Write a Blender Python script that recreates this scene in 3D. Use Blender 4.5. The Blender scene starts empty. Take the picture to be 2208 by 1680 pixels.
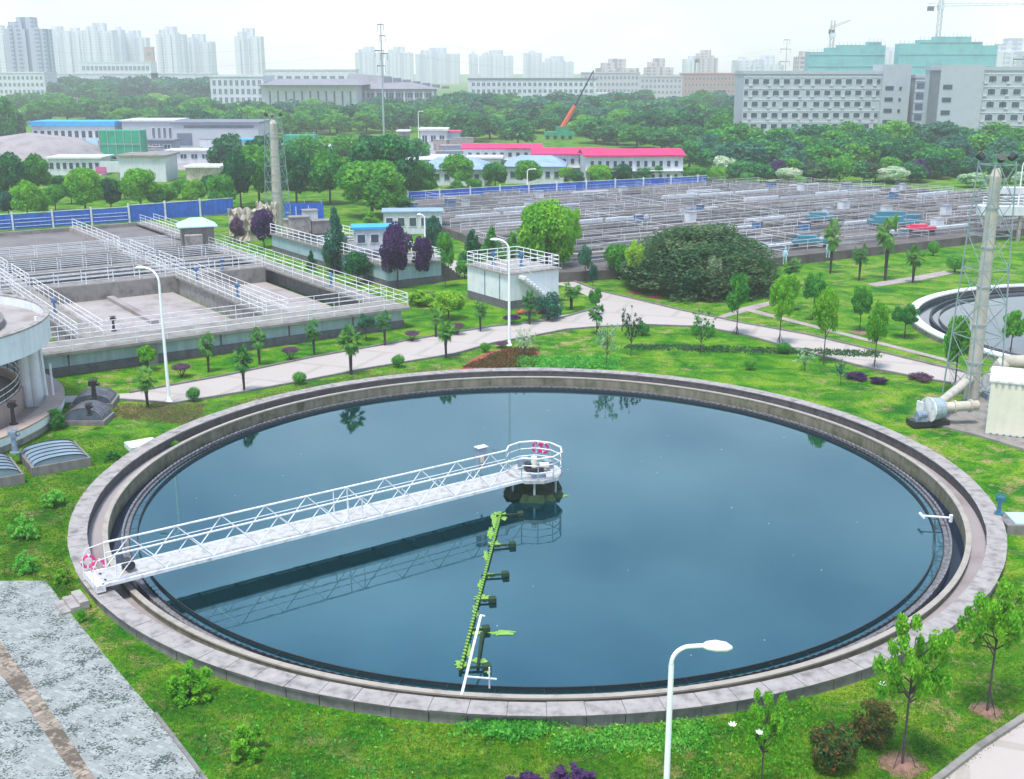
import bpy, math, random
import numpy as np
from mathutils import Vector
R = math.radians
random.seed(7)
rng = np.random.default_rng(7)
sc = bpy.context.scene
col = sc.collection
PI = math.pi
# ------------------------------------------------------------------ camera
H = 20.5
F = 1140 * 2208 / 1024.0            # focal length in units of a 2208-wide picture
TH = math.atan((389.625 - 69.6) / 1140.0)
cam_d = bpy.data.cameras.new('camera'); cam = bpy.data.objects.new('camera', cam_d); col.objects.link(cam)
cam_d.sensor_width = 36.0; cam_d.lens = 36.0 * 1140 / 1024.0
cam.location = (0, 0, H); cam.rotation_euler = (PI / 2 - TH, 0, 0)
cam_d.clip_start = 0.5; cam_d.clip_end = 12000
sc.camera = cam

def dirv(vx, vy):
    x = vx - 1104.0; y = 840.0 - vy
    return x, F * math.cos(TH) + y * math.sin(TH), -F * math.sin(TH) + y * math.cos(TH)
def G(vx, vy, z=0.0):
    """survey point on the level z seen at picture position (2208 x 1680)"""
    dx, dy, dz = dirv(vx, vy); t = (z - H) / dz
    return Vector((dx * t, dy * t, z))
def Zat(vx, vy, yf):
    """height of a point at forward distance yf"""
    dx, dy, dz = dirv(vx, vy); t = yf / dy
    return H + dz * t
def Xat(vx, vy, yf):
    dx, dy, dz = dirv(vx, vy); return dx * yf / dy
# ------------------------------------------------------------------ materials
MATS = {}
def new_mat(name):
    m = bpy.data.materials.new(name); m.use_nodes = True
    nt = m.node_tree; nt.nodes.clear()
    out = nt.nodes.new('ShaderNodeOutputMaterial')
    MATS[name] = m
    return m, nt, out
def N(nt, typ, **kw):
    n = nt.nodes.new(typ)
    for k, v in kw.items():
        if k in n.inputs: n.inputs[k].default_value = v
        else: setattr(n, k, v)
    return n
def ramp(nt, stops):
    n = nt.nodes.new('ShaderNodeValToRGB')
    el = n.color_ramp.elements
    while len(el) < len(stops): el.new(0.5)
    for e, (p, c) in zip(el, stops):
        e.position = p; e.color = (c[0], c[1], c[2], 1)
    return n
def coords(nt, scale=(1, 1, 1), rot=0.0, which='Object'):
    tc = N(nt, 'ShaderNodeTexCoord'); mp = N(nt, 'ShaderNodeMapping')
    mp.inputs['Scale'].default_value = scale; mp.inputs['Rotation'].default_value = (0, 0, rot)
    nt.links.new(tc.outputs[which], mp.inputs['Vector'])
    return mp.outputs['Vector']
def geo_pos(nt, scale=(1, 1, 1), rot=0.0):
    tc = N(nt, 'ShaderNodeNewGeometry'); mp = N(nt, 'ShaderNodeMapping')
    mp.inputs['Scale'].default_value = scale; mp.inputs['Rotation'].default_value = (0, 0, rot)
    nt.links.new(tc.outputs['Position'], mp.inputs['Vector'])
    return mp.outputs['Vector']
def M(name, c, rough=0.6, var=0.15, scale=1.5, metal=0.0, bump=0.0, streak=0.0, c2=None):
    if name in MATS: return MATS[name]
    m, nt, out = new_mat(name); L = nt.links.new
    b = N(nt, 'ShaderNodeBsdfPrincipled', Roughness=rough, Metallic=metal)
    c2 = c2 or tuple(x * (1 - 2 * var) for x in c)
    ch = tuple(min(1, x * (1 + var)) for x in c)
    no = N(nt, 'ShaderNodeTexNoise', Scale=scale, Detail=6.0, Roughness=0.65)
    L(coords(nt), no.inputs['Vector'])
    rp = ramp(nt, [(0.28, c2), (0.5, c), (0.75, ch)]); L(no.outputs['Fac'], rp.inputs['Fac'])
    src = rp.outputs['Color']
    if streak > 0:
        n2 = N(nt, 'ShaderNodeTexNoise', Scale=1.0, Detail=4.0)
        L(coords(nt, (3.0, 3.0, 0.25)), n2.inputs['Vector'])
        r2 = ramp(nt, [(0.4, (1, 1, 1)), (0.7, (1 - streak,) * 3)]); L(n2.outputs['Fac'], r2.inputs['Fac'])
        mx = N(nt, 'ShaderNodeMix', data_type='RGBA', blend_type='MULTIPLY'); mx.inputs['Factor'].default_value = 1
        L(src, mx.inputs['A']); L(r2.outputs['Color'], mx.inputs['B']); src = mx.outputs['Result']
    L(src, b.inputs['Base Color'])
    if bump > 0:
        bp = N(nt, 'ShaderNodeBump', Strength=bump, Distance=0.03); n3 = N(nt, 'ShaderNodeTexNoise', Scale=scale * 8, Detail=4.0)
        L(coords(nt), n3.inputs['Vector']); L(n3.outputs['Fac'], bp.inputs['Height']); L(bp.outputs['Normal'], b.inputs['Normal'])
    L(b.outputs['BSDF'], out.inputs['Surface'])
    return m
def leaf_mat(name, dark, mid, light, trans=0.38):
    m, nt, out = new_mat(name); L = nt.links.new
    g = N(nt, 'ShaderNodeNewGeometry'); oi = N(nt, 'ShaderNodeObjectInfo')
    no = N(nt, 'ShaderNodeTexNoise', Scale=4.0, Detail=2.0); L(coords(nt), no.inputs['Vector'])
    a = N(nt, 'ShaderNodeMath', operation='MULTIPLY_ADD'); a.inputs[1].default_value = 0.38
    L(g.outputs['Random Per Island'], a.inputs[0]); L(no.outputs['Fac'], a.inputs[2])
    a2 = N(nt, 'ShaderNodeMath', operation='MULTIPLY_ADD'); a2.inputs[1].default_value = 0.3
    L(oi.outputs['Random'], a2.inputs[0]); L(a.outputs[0], a2.inputs[2])
    rp = ramp(nt, [(0.45, dark), (0.85, mid), (1.3 if False else 1.0, light)])  # ramp mixes leaf tone with painted crown highlights and shadows
    s = N(nt, 'ShaderNodeMath', operation='MULTIPLY'); s.inputs[1].default_value = 0.78
    L(a2.outputs[0], s.inputs[0]); L(s.outputs[0], rp.inputs['Fac'])
    rp.color_ramp.elements[0].position = 0.38; rp.color_ramp.elements[1].position = 0.60; rp.color_ramp.elements[2].position = 0.80
    d = N(nt, 'ShaderNodeBsdfPrincipled', Roughness=0.7); L(rp.outputs['Color'], d.inputs['Base Color'])
    d.inputs['Specular IOR Level'].default_value = 0.1
    t = N(nt, 'ShaderNodeBsdfTranslucent'); L(rp.outputs['Color'], t.inputs['Color'])
    mx = N(nt, 'ShaderNodeMixShader'); mx.inputs[0].default_value = trans
    L(d.outputs[0], mx.inputs[1]); L(t.outputs[0], mx.inputs[2]); L(mx.outputs[0], out.inputs['Surface'])
    return m
leaf_mat('leaf_dark', (0.005, 0.070, 0.045), (0.014, 0.155, 0.062), (0.075, 0.33, 0.075))
leaf_mat('leaf_mid', (0.019, 0.162, 0.049), (0.054, 0.310, 0.046), (0.17, 0.46, 0.05))
leaf_mat('leaf_light', (0.048, 0.266, 0.030), (0.132, 0.449, 0.031), (0.27, 0.56, 0.045))
leaf_mat('leaf_yellow', (0.133, 0.380, 0.038), (0.310, 0.589, 0.046), (0.525, 0.700, 0.075))
leaf_mat('leaf_purple', (0.034, 0.019, 0.095), (0.070, 0.034, 0.132), (0.138, 0.062, 0.188))
leaf_mat('leaf_mauve', (0.095, 0.057, 0.114), (0.155, 0.085, 0.155), (0.237, 0.138, 0.213))
leaf_mat('leaf_olive', (0.02, 0.09, 0.045), (0.055, 0.165, 0.06), (0.17, 0.24, 0.11))
leaf_mat('leaf_pale', (0.114, 0.380, 0.171), (0.341, 0.620, 0.310), (0.750, 0.750, 0.625))
leaf_mat('leaf_blue', (0.010, 0.080, 0.065), (0.030, 0.165, 0.11), (0.09, 0.29, 0.16))
leaf_mat('leaf_red', (0.02, 0.09, 0.03), (0.04, 0.14, 0.04), (0.26, 0.12, 0.05))
leaf_mat('leaf_palm', (0.027, 0.133, 0.048), (0.062, 0.248, 0.062), (0.175, 0.388, 0.075))
leaf_mat('leaf_dead', (0.190, 0.133, 0.076), (0.279, 0.202, 0.109), (0.325, 0.250, 0.150))
leaf_mat('leaf_grass', (0.02, 0.10, 0.015), (0.07, 0.20, 0.015), (0.24, 0.33, 0.06))
leaf_mat('leaf_weed', (0.038, 0.304, 0.057), (0.093, 0.465, 0.062), (0.250, 0.625, 0.100))
M('bark', (0.07, 0.055, 0.06), 0.9, 0.3, 12)
M('bark_palm', (0.055, 0.04, 0.04), 0.95, 0.35, 14)
M('white_paint', (0.74, 0.76, 0.79), 0.5, 0.06, 3, c2=(0.42, 0.36, 0.32), streak=.15)
M('lamp_paint', (0.86, 0.88, 0.90), 0.35, 0.03, 3)
M('rail_white', (0.74, 0.77, 0.81), 0.45, 0.06, 2.5, c2=(0.45, 0.42, 0.40))
M('deck_plate', (0.42, 0.42, 0.42), 0.6, 0.25, 3, bump=0.2)
M('concrete', (0.235, 0.222, 0.205), 0.85, 0.25, 1.1, bump=0.3, streak=0.1)
M('concrete_pale', (0.305, 0.28, 0.272), 0.9, 0.28, 1.8, bump=0.3)
M('concrete_face', (0.20, 0.19, 0.185), 0.85, 0.2, 2, bump=0.3, streak=0.25)
M('concrete_dark', (0.085, 0.08, 0.082), 0.9, 0.2, 2, streak=0.3)
M('channel_floor', (0.30, 0.265, 0.27), 0.9, 0.2, 0.12, c2=(0.13, 0.085, 0.065))
M('lip_stone', (0.33, 0.30, 0.26), 0.85, 0.15, 2)
M('moss_wall', (0.21, 0.20, 0.14), 0.85, 0.3, 1.2, streak=0.35, c2=(0.08, 0.10, 0.035))
M('baffle_dark', (0.018, 0.020, 0.026), 0.55, 0.3, 5)
M('crust', (0.15, 0.15, 0.17), 0.8, 0.5, 5, c2=(0.015, 0.02, 0.02))
M('algae', (0.012, 0.04, 0.014), 0.9, 0.4, 3)
M('duckweed', (0.19, 0.38, 0.06), 0.8, 0.3, 6, c2=(0.04, 0.16, 0.03))
M('wall_blue', (0.34, 0.47, 0.54), 0.75, 0.08, 1.2, streak=0.22)
M('wall_white', (0.70, 0.75, 0.79), 0.75, 0.06, 1.0, streak=0.10)
M('wall_grey', (0.40, 0.445, 0.48), 0.8, 0.05, 0.3)
M('plinth', (0.13, 0.13, 0.145), 0.9, 0.2, 2, streak=0.2)
M('foam', (0.33, 0.30, 0.29), 0.8, 0.22, 0.35, c2=(0.18, 0.13, 0.12))
M('sludge', (0.15, 0.135, 0.13), 0.7, 0.25, 0.3)
M('slab_old', (0.115, 0.10, 0.095), 0.9, 0.3, 0.5, streak=0.1)
M('pool_dark', (0.012, 0.014, 0.022), 0.25, 0.4, 0.6)
M('cream', (0.68, 0.66, 0.55), 0.6, 0.05, 1.5, streak=0.07)
M('duct', (0.50, 0.47, 0.40), 0.55, 0.1, 1.5, streak=0.12)
M('steel', (0.30, 0.38, 0.42), 0.5, 0.2, 3)
M('steel_green', (0.22, 0.31, 0.32), 0.5, 0.15, 3)
M('black_metal', (0.02, 0.022, 0.028), 0.5, 0.3, 4)
M('motor_grey', (0.20, 0.26, 0.34), 0.5, 0.3, 4)
M('valve_blue', (0.03, 0.16, 0.24), 0.5, 0.2, 4)
M('pump_blue', (0.05, 0.16, 0.33), 0.5, 0.2, 4)
M('machine_teal', (0.04, 0.20, 0.27), 0.5, 0.2, 4)
M('red_paint', (0.62, 0.03, 0.12), 0.5, 0.1, 4)
M('buoy_red', (0.75, 0.03, 0.22), 0.5, 0.05, 4)
M('orange', (0.62, 0.11, 0.03), 0.6, 0.15, 4)
M('cover_glass', (0.20, 0.28, 0.35), 0.3, 0.1, 1.5)
M('cover_dark', (0.09, 0.11, 0.16), 0.5, 0.35, 2)
M('fence_blue', (0.012, 0.12, 0.60), 0.55, 0.2, 0.8, streak=.3)
M('roof_blue', (0.26, 0.37, 0.55), 0.7, 0.12, 0.6, streak=.15)
M('roof_cyan', (0.03, 0.36, 0.72), 0.6, 0.08, 0.6)
M('roof_ice', (0.42, 0.68, 0.82), 0.5, 0.06, 1.0)
M('roof_red', (0.60, 0.02, 0.14), 0.75, 0.15, 0.5, streak=.15, c2=(0.38, 0.02, 0.06))
M('net_green', (0.015, 0.30, 0.16), 0.8, 0.2, 0.4)
M('net_teal', (0.13, 0.42, 0.44), 0.85, 0.15, 0.12)
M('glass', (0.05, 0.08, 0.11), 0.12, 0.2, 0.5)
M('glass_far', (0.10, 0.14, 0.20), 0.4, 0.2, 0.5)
M('roof_slate', (0.22, 0.22, 0.25), 0.8, 0.12, 0.3)
M('roof_dark', (0.16, 0.18, 0.23), 0.8, 0.1, 0.3)
M('beige_rock', (0.50, 0.45, 0.37), 0.95, 0.25, 1.2, bump=0.6, streak=0.25)
M('cyan_panel', (0.03, 0.42, 0.62), 0.5, 0.05, 1)
M('pink_panel', (0.55, 0.12, 0.30), 0.5, 0.2, 1)
M('petal', (0.9, 0.9, 0.88), 0.6, 0.02, 3)
M('soil', (0.24, 0.13, 0.10), 0.95, 0.3, 3)
M('soil_red', (0.30, 0.07, 0.06), 0.95, 0.35, 3)
M('brown_brick', (0.40, 0.25, 0.22), 0.9, 0.15, 0.3)
M('res_wall', (0.48, 0.46, 0.50), 0.85, 0.08, 0.3)
M('off_white', (0.60, 0.64, 0.68), 0.75, 0.1, 0.4, streak=.15)
M('crane_steel', (0.30, 0.33, 0.38), 0.6, 0.1, 1)
M('scree', (0.30, 0.27, 0.28), 0.95, 0.15, 0.4, bump=0.4)

def tower_mat(name, c, cd):
    m, nt, out = new_mat(name); L = nt.links.new
    b = N(nt, 'ShaderNodeBsdfPrincipled', Roughness=0.8)
    g = geo_pos(nt)
    sep = N(nt, 'ShaderNodeSeparateXYZ'); L(g, sep.inputs[0])
    ax = N(nt, 'ShaderNodeMath', operation='ADD'); L(sep.outputs[0], ax.inputs[0]); L(sep.outputs[1], ax.inputs[1])
    def stripes(src, period, duty):
        d = N(nt, 'ShaderNodeMath', operation='DIVIDE'); L(src, d.inputs[0]); d.inputs[1].default_value = period
        f = N(nt, 'ShaderNodeMath', operation='FRACT'); L(d.outputs[0], f.inputs[0])
        q = N(nt, 'ShaderNodeMath', operation='LESS_THAN'); L(f.outputs[0], q.inputs[0]); q.inputs[1].default_value = duty
        return q.outputs[0]
    a = stripes(ax.outputs[0], 6.5, 0.42); a2 = stripes(ax.outputs[0], 19.0, 0.2); z = stripes(sep.outputs[2], 3.0, 0.62)
    mu = N(nt, 'ShaderNodeMath', operation='MULTIPLY'); L(a, mu.inputs[0]); L(z, mu.inputs[1])
    mm = N(nt, 'ShaderNodeMath', operation='MAXIMUM'); L(mu.outputs[0], mm.inputs[0]); L(a2, mm.inputs[1])
    mx = N(nt, 'ShaderNodeMix', data_type='RGBA'); L(mm.outputs[0], mx.inputs['Factor'])
    mx.inputs['A'].default_value = (*c, 1); mx.inputs['B'].default_value = (*cd, 1)
    L(mx.outputs['Result'], b.inputs['Base Color']); L(b.outputs[0], out.inputs[0])
tower_mat('tower_pale', (0.62, 0.64, 0.68), (0.42, 0.45, 0.52))  # lightened colours stand in for part of the distance haze
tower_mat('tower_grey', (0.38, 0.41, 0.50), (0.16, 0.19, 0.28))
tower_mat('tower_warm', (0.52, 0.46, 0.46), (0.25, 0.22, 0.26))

def grass_mat():
    m, nt, out = new_mat('grass_ground'); L = nt.links.new
    b = N(nt, 'ShaderNodeBsdfPrincipled', Roughness=0.95); b.inputs['Specular IOR Level'].default_value = 0.1
    v = geo_pos(nt)
    n1 = N(nt, 'ShaderNodeTexNoise', Scale=0.42, Detail=7.0, Roughness=0.68, Distortion=0.6); L(v, n1.inputs['Vector'])
    r1 = ramp(nt, [(0.36, (0.010, 0.105, 0.008)), (0.46, (0.038, 0.17, 0.005)), (0.54, (0.085, 0.225, 0.008)), (0.64, (0.16, 0.27, 0.022))])
    L(n1.outputs['Fac'], r1.inputs['Fac'])
    n2 = N(nt, 'ShaderNodeTexNoise', Scale=0.85, Detail=8.0, Roughness=0.75); L(geo_pos(nt, (1, 1, 1), 0.7), n2.inputs['Vector'])
    r2 = ramp(nt, [(0.51, (0, 0, 0)), (0.62, (1, 1, 1))]); L(n2.outputs['Fac'], r2.inputs['Fac'])
    n4 = N(nt, 'ShaderNodeTexNoise', Scale=0.09, Detail=3.0); L(v, n4.inputs['Vector'])
    r4 = ramp(nt, [(0.42, (0, 0, 0)), (0.6, (1, 1, 1))]); L(n4.outputs['Fac'], r4.inputs['Fac'])
    mu = N(nt, 'ShaderNodeMath', operation='MULTIPLY'); L(r2.outputs['Color'], mu.inputs[0]); L(r4.outputs['Color'], mu.inputs[1])
    mx = N(nt, 'ShaderNodeMix', data_type='RGBA'); L(mu.outputs[0], mx.inputs['Factor'])
    L(r1.outputs['Color'], mx.inputs['A']); mx.inputs['B'].default_value = (0.30, 0.24, 0.12, 1)
    n3 = N(nt, 'ShaderNodeTexNoise', Scale=7.0, Detail=5.0, Roughness=0.7); L(v, n3.inputs['Vector'])
    r3 = ramp(nt, [(0.32, (0.32, 0.40, 0.35)), (0.62, (1.5, 1.4, 1.3))]); L(n3.outputs['Fac'], r3.inputs['Fac'])
    m2 = N(nt, 'ShaderNodeMix', data_type='RGBA', blend_type='MULTIPLY'); m2.inputs['Factor'].default_value = 0.9
    L(mx.outputs['Result'], m2.inputs['A']); L(r3.outputs['Color'], m2.inputs['B'])
    L(m2.outputs['Result'], b.inputs['Base Color'])
    bp = N(nt, 'ShaderNodeBump', Strength=0.7, Distance=0.12); L(n3.outputs['Fac'], bp.inputs['Height']); L(bp.outputs['Normal'], b.inputs['Normal'])
    L(b.outputs[0], out.inputs[0])
grass_mat()
def pave_mat(name, base, joint, bw, bh, rot, stain, stain_lo, stain_hi, rowvar=0.12, ns=0.6, fs=5.5, fw=0.45):
    m, nt, out = new_mat(name); L = nt.links.new
    b = N(nt, 'ShaderNodeBsdfPrincipled', Roughness=0.85)
    v = geo_pos(nt, (1, 1, 1), rot)
    br = N(nt, 'ShaderNodeTexBrick', Scale=1.0); L(v, br.inputs['Vector'])
    br.inputs['Color1'].default_value = (*base, 1); br.inputs['Color2'].default_value = (*[x * (1 - rowvar) for x in base], 1)
    br.inputs['Mortar'].default_value = (*joint, 1); br.inputs['Mortar Size'].default_value = min(bw, bh) * 0.045
    br.inputs['Brick Width'].default_value = bw; br.inputs['Row Height'].default_value = bh
    n1 = N(nt, 'ShaderNodeTexNoise', Scale=ns, Detail=8.0, Roughness=0.72); L(geo_pos(nt), n1.inputs['Vector'])
    n2 = N(nt, 'ShaderNodeTexNoise', Scale=fs, Detail=3.0, Roughness=0.6); L(geo_pos(nt), n2.inputs['Vector'])
    ad = N(nt, 'ShaderNodeMath', operation='MULTIPLY_ADD'); ad.inputs[1].default_value = fw; L(n2.outputs['Fac'], ad.inputs[0]); L(n1.outputs['Fac'], ad.inputs[2])
    r = ramp(nt, [(stain_lo, (0, 0, 0)), (stain_hi, (1, 1, 1))]); L(ad.outputs[0], r.inputs['Fac'])
    mx = N(nt, 'ShaderNodeMix', data_type='RGBA'); L(r.outputs['Color'], mx.inputs['Factor'])
    L(br.outputs['Color'], mx.inputs['A']); mx.inputs['B'].default_value = (*stain, 1)
    L(mx.outputs['Result'], b.inputs['Base Color'])
    bp = N(nt, 'ShaderNodeBump', Strength=0.3, Distance=0.02); L(n2.outputs['Fac'], bp.inputs['Height']); L(bp.outputs['Normal'], b.inputs['Normal'])
    L(b.outputs[0], out.inputs[0])
pave_mat('cobbles', (0.33, 0.355, 0.345), (0.19, 0.21, 0.205), 0.26, 0.16, 0.55, (0.05, 0.07, 0.065), 0.93, 1.01, 0.3, 1.0, 12.0, 0.8)
pave_mat('road', (0.42, 0.375, 0.345), (0.35, 0.31, 0.28), 5.0, 5.0, 0.35, (0.42, 0.38, 0.38), 0.72, 0.95, 0.05)
pave_mat('footway', (0.40, 0.33, 0.33), (0.25, 0.22, 0.22), 1.0, 0.6, 0.35, (0.22, 0.18, 0.18), 0.68, 0.9, 0.1)
pave_mat('drain_strip', (0.34, 0.28, 0.22), (0.12, 0.10, 0.08), 0.28, 0.5, 0.55, (0.10, 0.08, 0.06), 0.70, 0.78, 0.35)
pave_mat('basin_tile', (0.40, 0.31, 0.27), (0.35, 0.25, 0.22), 0.9, 0.6, 0.2, (0.30, 0.2, 0.18), 0.8, 0.95, 0.1)

def water_mat(name, c, rough=0.03, bump=0.03, scale=1.2, ior=1.33, tint=(1, 1, 1)):
    m, nt, out = new_mat(name); L = nt.links.new
    b = N(nt, 'ShaderNodeBsdfPrincipled', Roughness=rough, IOR=ior)
    b.inputs['Specular Tint'].default_value = (*tint, 1)
    no = N(nt, 'ShaderNodeTexNoise', Scale=0.05, Detail=3.0); L(geo_pos(nt), no.inputs['Vector'])
    rp = ramp(nt, [(0.35, tuple(x * 0.8 for x in c)), (0.65, tuple(x * 1.15 for x in c))]); L(no.outputs['Fac'], rp.inputs['Fac']); L(rp.outputs['Color'], b.inputs['Base Color'])
    n2 = N(nt, 'ShaderNodeTexNoise', Scale=scale, Detail=3.0); L(geo_pos(nt), n2.inputs['Vector'])
    bp = N(nt, 'ShaderNodeBump', Strength=bump, Distance=0.05); L(n2.outputs['Fac'], bp.inputs['Height']); L(bp.outputs['Normal'], b.inputs['Normal'])
    L(b.outputs[0], out.inputs[0])
water_mat('water_blue', (0.001, 0.020, 0.026), ior=2.8, tint=(0.33, 0.82, 0.98), bump=0.05)
water_mat('water_dark', (0.004, 0.012, 0.035), 0.1, 0.1)
water_mat('water_green', (0.004, 0.03, 0.035), ior=1.8)
# ------------------------------------------------------------------ objects
class MB:
    def __init__(s, frame=None):
        s.v = []; s.f = []; s.m = []; s.cm = 0; s.fr = frame
    def add(s, vs, fs):
        o = len(s.v)
        if s.fr:
            ox, oy, a = s.fr; c, sn = math.cos(a), math.sin(a)
            vs = [(ox + x * c - y * sn, oy + x * sn + y * c, z) for x, y, z in vs]
        s.v.extend([tuple(p) for p in vs]); s.f.extend([tuple(o + i for i in f) for f in fs]); s.m.extend([s.cm] * len(fs))
    def box(s, cx, cy, z0, sx, sy, sz, a=0.0):
        c, sn = math.cos(a), math.sin(a); vs = []
        for z in (z0, z0 + sz):
            for x, y in ((-sx / 2, -sy / 2), (sx / 2, -sy / 2), (sx / 2, sy / 2), (-sx / 2, sy / 2)):
                vs.append((cx + x * c - y * sn, cy + x * sn + y * c, z))
        s.add(vs, [(3, 2, 1, 0), (4, 5, 6, 7), (0, 1, 5, 4), (1, 2, 6, 5), (2, 3, 7, 6), (3, 0, 4, 7)]); return s
    def bx(s, x0, x1, y0, y1, z0, z1):
        return s.box((x0 + x1) / 2, (y0 + y1) / 2, z0, abs(x1 - x0), abs(y1 - y0), z1 - z0)
    def bar(s, p, q, w=0.05, h=None, r2=None, n=4):
        return s.tube(p, q, w / 2 * 1.3, (r2 if r2 is not None else w / 2 * 1.3), n)
    def tube(s, p, q, r1, r2=None, n=8, caps=True):
        r2 = r1 if r2 is None else r2
        p = Vector(p); q = Vector(q); d = (q - p)
        if d.length < 1e-6: return s
        d.normalize(); u = d.cross(Vector((0, 0, 1)))
        if u.length < 1e-3: u = Vector((1, 0, 0))
        u.normalize(); w = d.cross(u); vs = []
        for c, r in ((p, r1), (q, r2)):
            for i in range(n):
                a = 2 * PI * (i + 0.5) / n; vs.append(tuple(c + (u * math.cos(a) + w * math.sin(a)) * r))
        fs = [(i, (i + 1) % n, n + (i + 1) % n, n + i) for i in range(n)]
        if caps: fs += [tuple(range(n - 1, -1, -1)), tuple(range(n, 2 * n))]
        s.add(vs, fs); return s
    def path(s, pts, r, n=8):
        for a, b in zip(pts[:-1], pts[1:]): s.tube(a, b, r, r, n)
        return s
    def lathe(s, cx, cy, prof, n=96, a0=0.0, a1=2 * PI):
        full = abs(a1 - a0 - 2 * PI) < 1e-6; k = n if full else n + 1; vs = []
        for r, z in prof:
            for i in range(k):
                a = a0 + (a1 - a0) * i / n; vs.append((cx + r * math.cos(a), cy + r * math.sin(a), z))
        fs = []
        for j in range(len(prof) - 1):
            for i in range(n):
                i2 = (i + 1) % k; fs.append((j * k + i, j * k + i2, (j + 1) * k + i2, (j + 1) * k + i))
        s.add(vs, fs); return s
    def ring(s, cx, cy, r0, r1, z0, z1, n=128):
        return s.lathe(cx, cy, [(r0, z0), (r1, z0), (r1, z1), (r0, z1), (r0, z0)], n)
    def disc(s, cx, cy, r, z, n=96):
        s.add([(cx + r * math.cos(2 * PI * i / n), cy + r * math.sin(2 * PI * i / n), z) for i in range(n)], [tuple(range(n))]); return s
    def poly(s, pts, z):
        s.add([(p[0], p[1], z) for p in pts], [tuple(range(len(pts)))]); return s
    def prism(s, pts, z0, z1):
        n = len(pts)
        s.add([(p[0], p[1], z0) for p in pts] + [(p[0], p[1], z1) for p in pts],
              [tuple(range(n - 1, -1, -1)), tuple(range(n, 2 * n))] + [(i, (i + 1) % n, n + (i + 1) % n, n + i) for i in range(n)]); return s
    def build(s, name, mat, parent=None, smooth=False, origin=None):
        me = bpy.data.meshes.new(name)
        if parent is not None: o0 = TL.get(parent.name, Vector((0, 0, 0)))
        elif origin is not None: o0 = Vector(origin)
        else:
            xs = [v[0] for v in s.v]; ys = [v[1] for v in s.v]; zs = [v[2] for v in s.v]
            o0 = Vector(((min(xs) + max(xs)) / 2, (min(ys) + max(ys)) / 2, min(zs)))
        me.from_pydata([(x - o0.x, y - o0.y, z - o0.z) for x, y, z in s.v], [], s.f)
        for m in (mat if isinstance(mat, (list, tuple)) else [mat]): me.materials.append(MATS[m])
        if any(s.m): me.polygons.foreach_set('material_index', s.m)
        if smooth: me.polygons.foreach_set('use_smooth', [True] * len(me.polygons))
        me.validate(); me.update()
        o = bpy.data.objects.new(name, me); col.objects.link(o)
        if parent is not None: o.parent = parent; TL[o.name] = o0
        else: o.location = o0; TL[o.name] = o0
        return o
TL = {}
def tag(o, label=None, cat=None, group=None, kind=None):
    if label: o['label'] = label
    if cat: o['category'] = cat
    if group: o['group'] = group
    if kind: o['kind'] = kind
    return o
def thing(name, label, cat, loc=(0, 0, 0), group=None):
    o = bpy.data.objects.new(name, None); col.objects.link(o); o.empty_display_size = 0.3
    o.location = loc; TL[o.name] = Vector(loc)
    return tag(o, label, cat, group)
def struct(name, mb, mat, kind='structure', smooth=False, label=None):
    o = mb.build(name, mat, smooth=smooth); return tag(o, label, None, None, kind)
def part_copy(src, parent, loc=(0, 0, 0), rotz=0.0, scale=None):
    c = src.copy(); col.objects.link(c); c.parent = parent; c.location = loc; c.rotation_euler = (0, 0, rotz)
    if scale: c.scale = scale
    for ch in KIDS.get(src.name, ()):
        d = ch.copy(); col.objects.link(d); d.parent = c
    return c
KIDS = {}
def window(fr, t, x0, x1, y, z0, z1, mat='glass', frame='off_white', mull=True):
    w = MB(fr); w.bx(x0 - .12, x1 + .12, y - .07, y - .01, z0 - .12, z1 + .12); w = w.build('window', frame, t)
    p = MB(fr); m = (x0 + x1) / 2
    if mull and x1 - x0 > 1.2: p.bx(x0, m - .06, y - .10, y - .074, z0, z1).bx(m + .06, x1, y - .10, y - .074, z0, z1)
    else: p.bx(x0, x1, y - .10, y - .074, z0, z1)
    p = p.build('pane', mat, w); KIDS[w.name] = (p,); return w
def loft(pts, r, n=8):
    return MB().path(pts, r, n)

# =================================================================== SETTING
CX, CY = 1.12, 54.68
g = MB(); NS = 192
rr = [22.12, 40, 80, 160, 400, 1200, 2600, 5200]
vs = []; fs = []
for j, r in enumerate(rr):
    for i in range(NS):
        a = 2 * PI * i / NS; vs.append((CX + r * math.cos(a), CY + r * math.sin(a), 0.0))
for j in range(len(rr) - 1):
    for i in range(NS):
        i2 = (i + 1) % NS; fs.append((j * NS + i, (j + 1) * NS + i, (j + 1) * NS + i2, j * NS + i2))
g.add(vs, fs); struct('ground', g, 'grass_ground')

def sheet(name, pix, z, mat, kind='structure', label=None):
    mb = MB(); mb.poly([G(x, y, z) for x, y in pix], z); return struct(name, mb, mat, kind, label=label)
def kerb(pix, w=0.16, h=0.13, z=0.0, mat='concrete_face'):
    mb = MB(); P = [G(x, y, z) for x, y in pix]
    for a, b in zip(P[:-1], P[1:]):
        d = b - a; L = d.length
        mb.box((a.x + b.x) / 2, (a.y + b.y) / 2, z, L + 0.02, w, h, math.atan2(d.y, d.x))
    return struct('kerb', mb, mat)
road_far = [(110, 855), (280, 848), (480, 812), (680, 770), (880, 735), (1060, 705), (1190, 692), (1262, 672), (1292, 662), (1290, 640), (1230, 618)]
road_far2 = [(1190, 612), (1235, 606), (1292, 628), (1370, 646), (1470, 670), (1600, 697), (1740, 722), (1850, 748), (1960, 775), (2090, 806)]
road_near = [(2050, 828), (1960, 812), (1850, 790), (1700, 750), (1600, 722), (1510, 706), (1400, 702), (1290, 706), (1220, 712), (1160, 724), (1060, 742), (980, 765), (800, 795), (640, 826), (520, 848), (372, 872), (330, 868), (240, 862), (110, 870)]
mb = MB()
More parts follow.
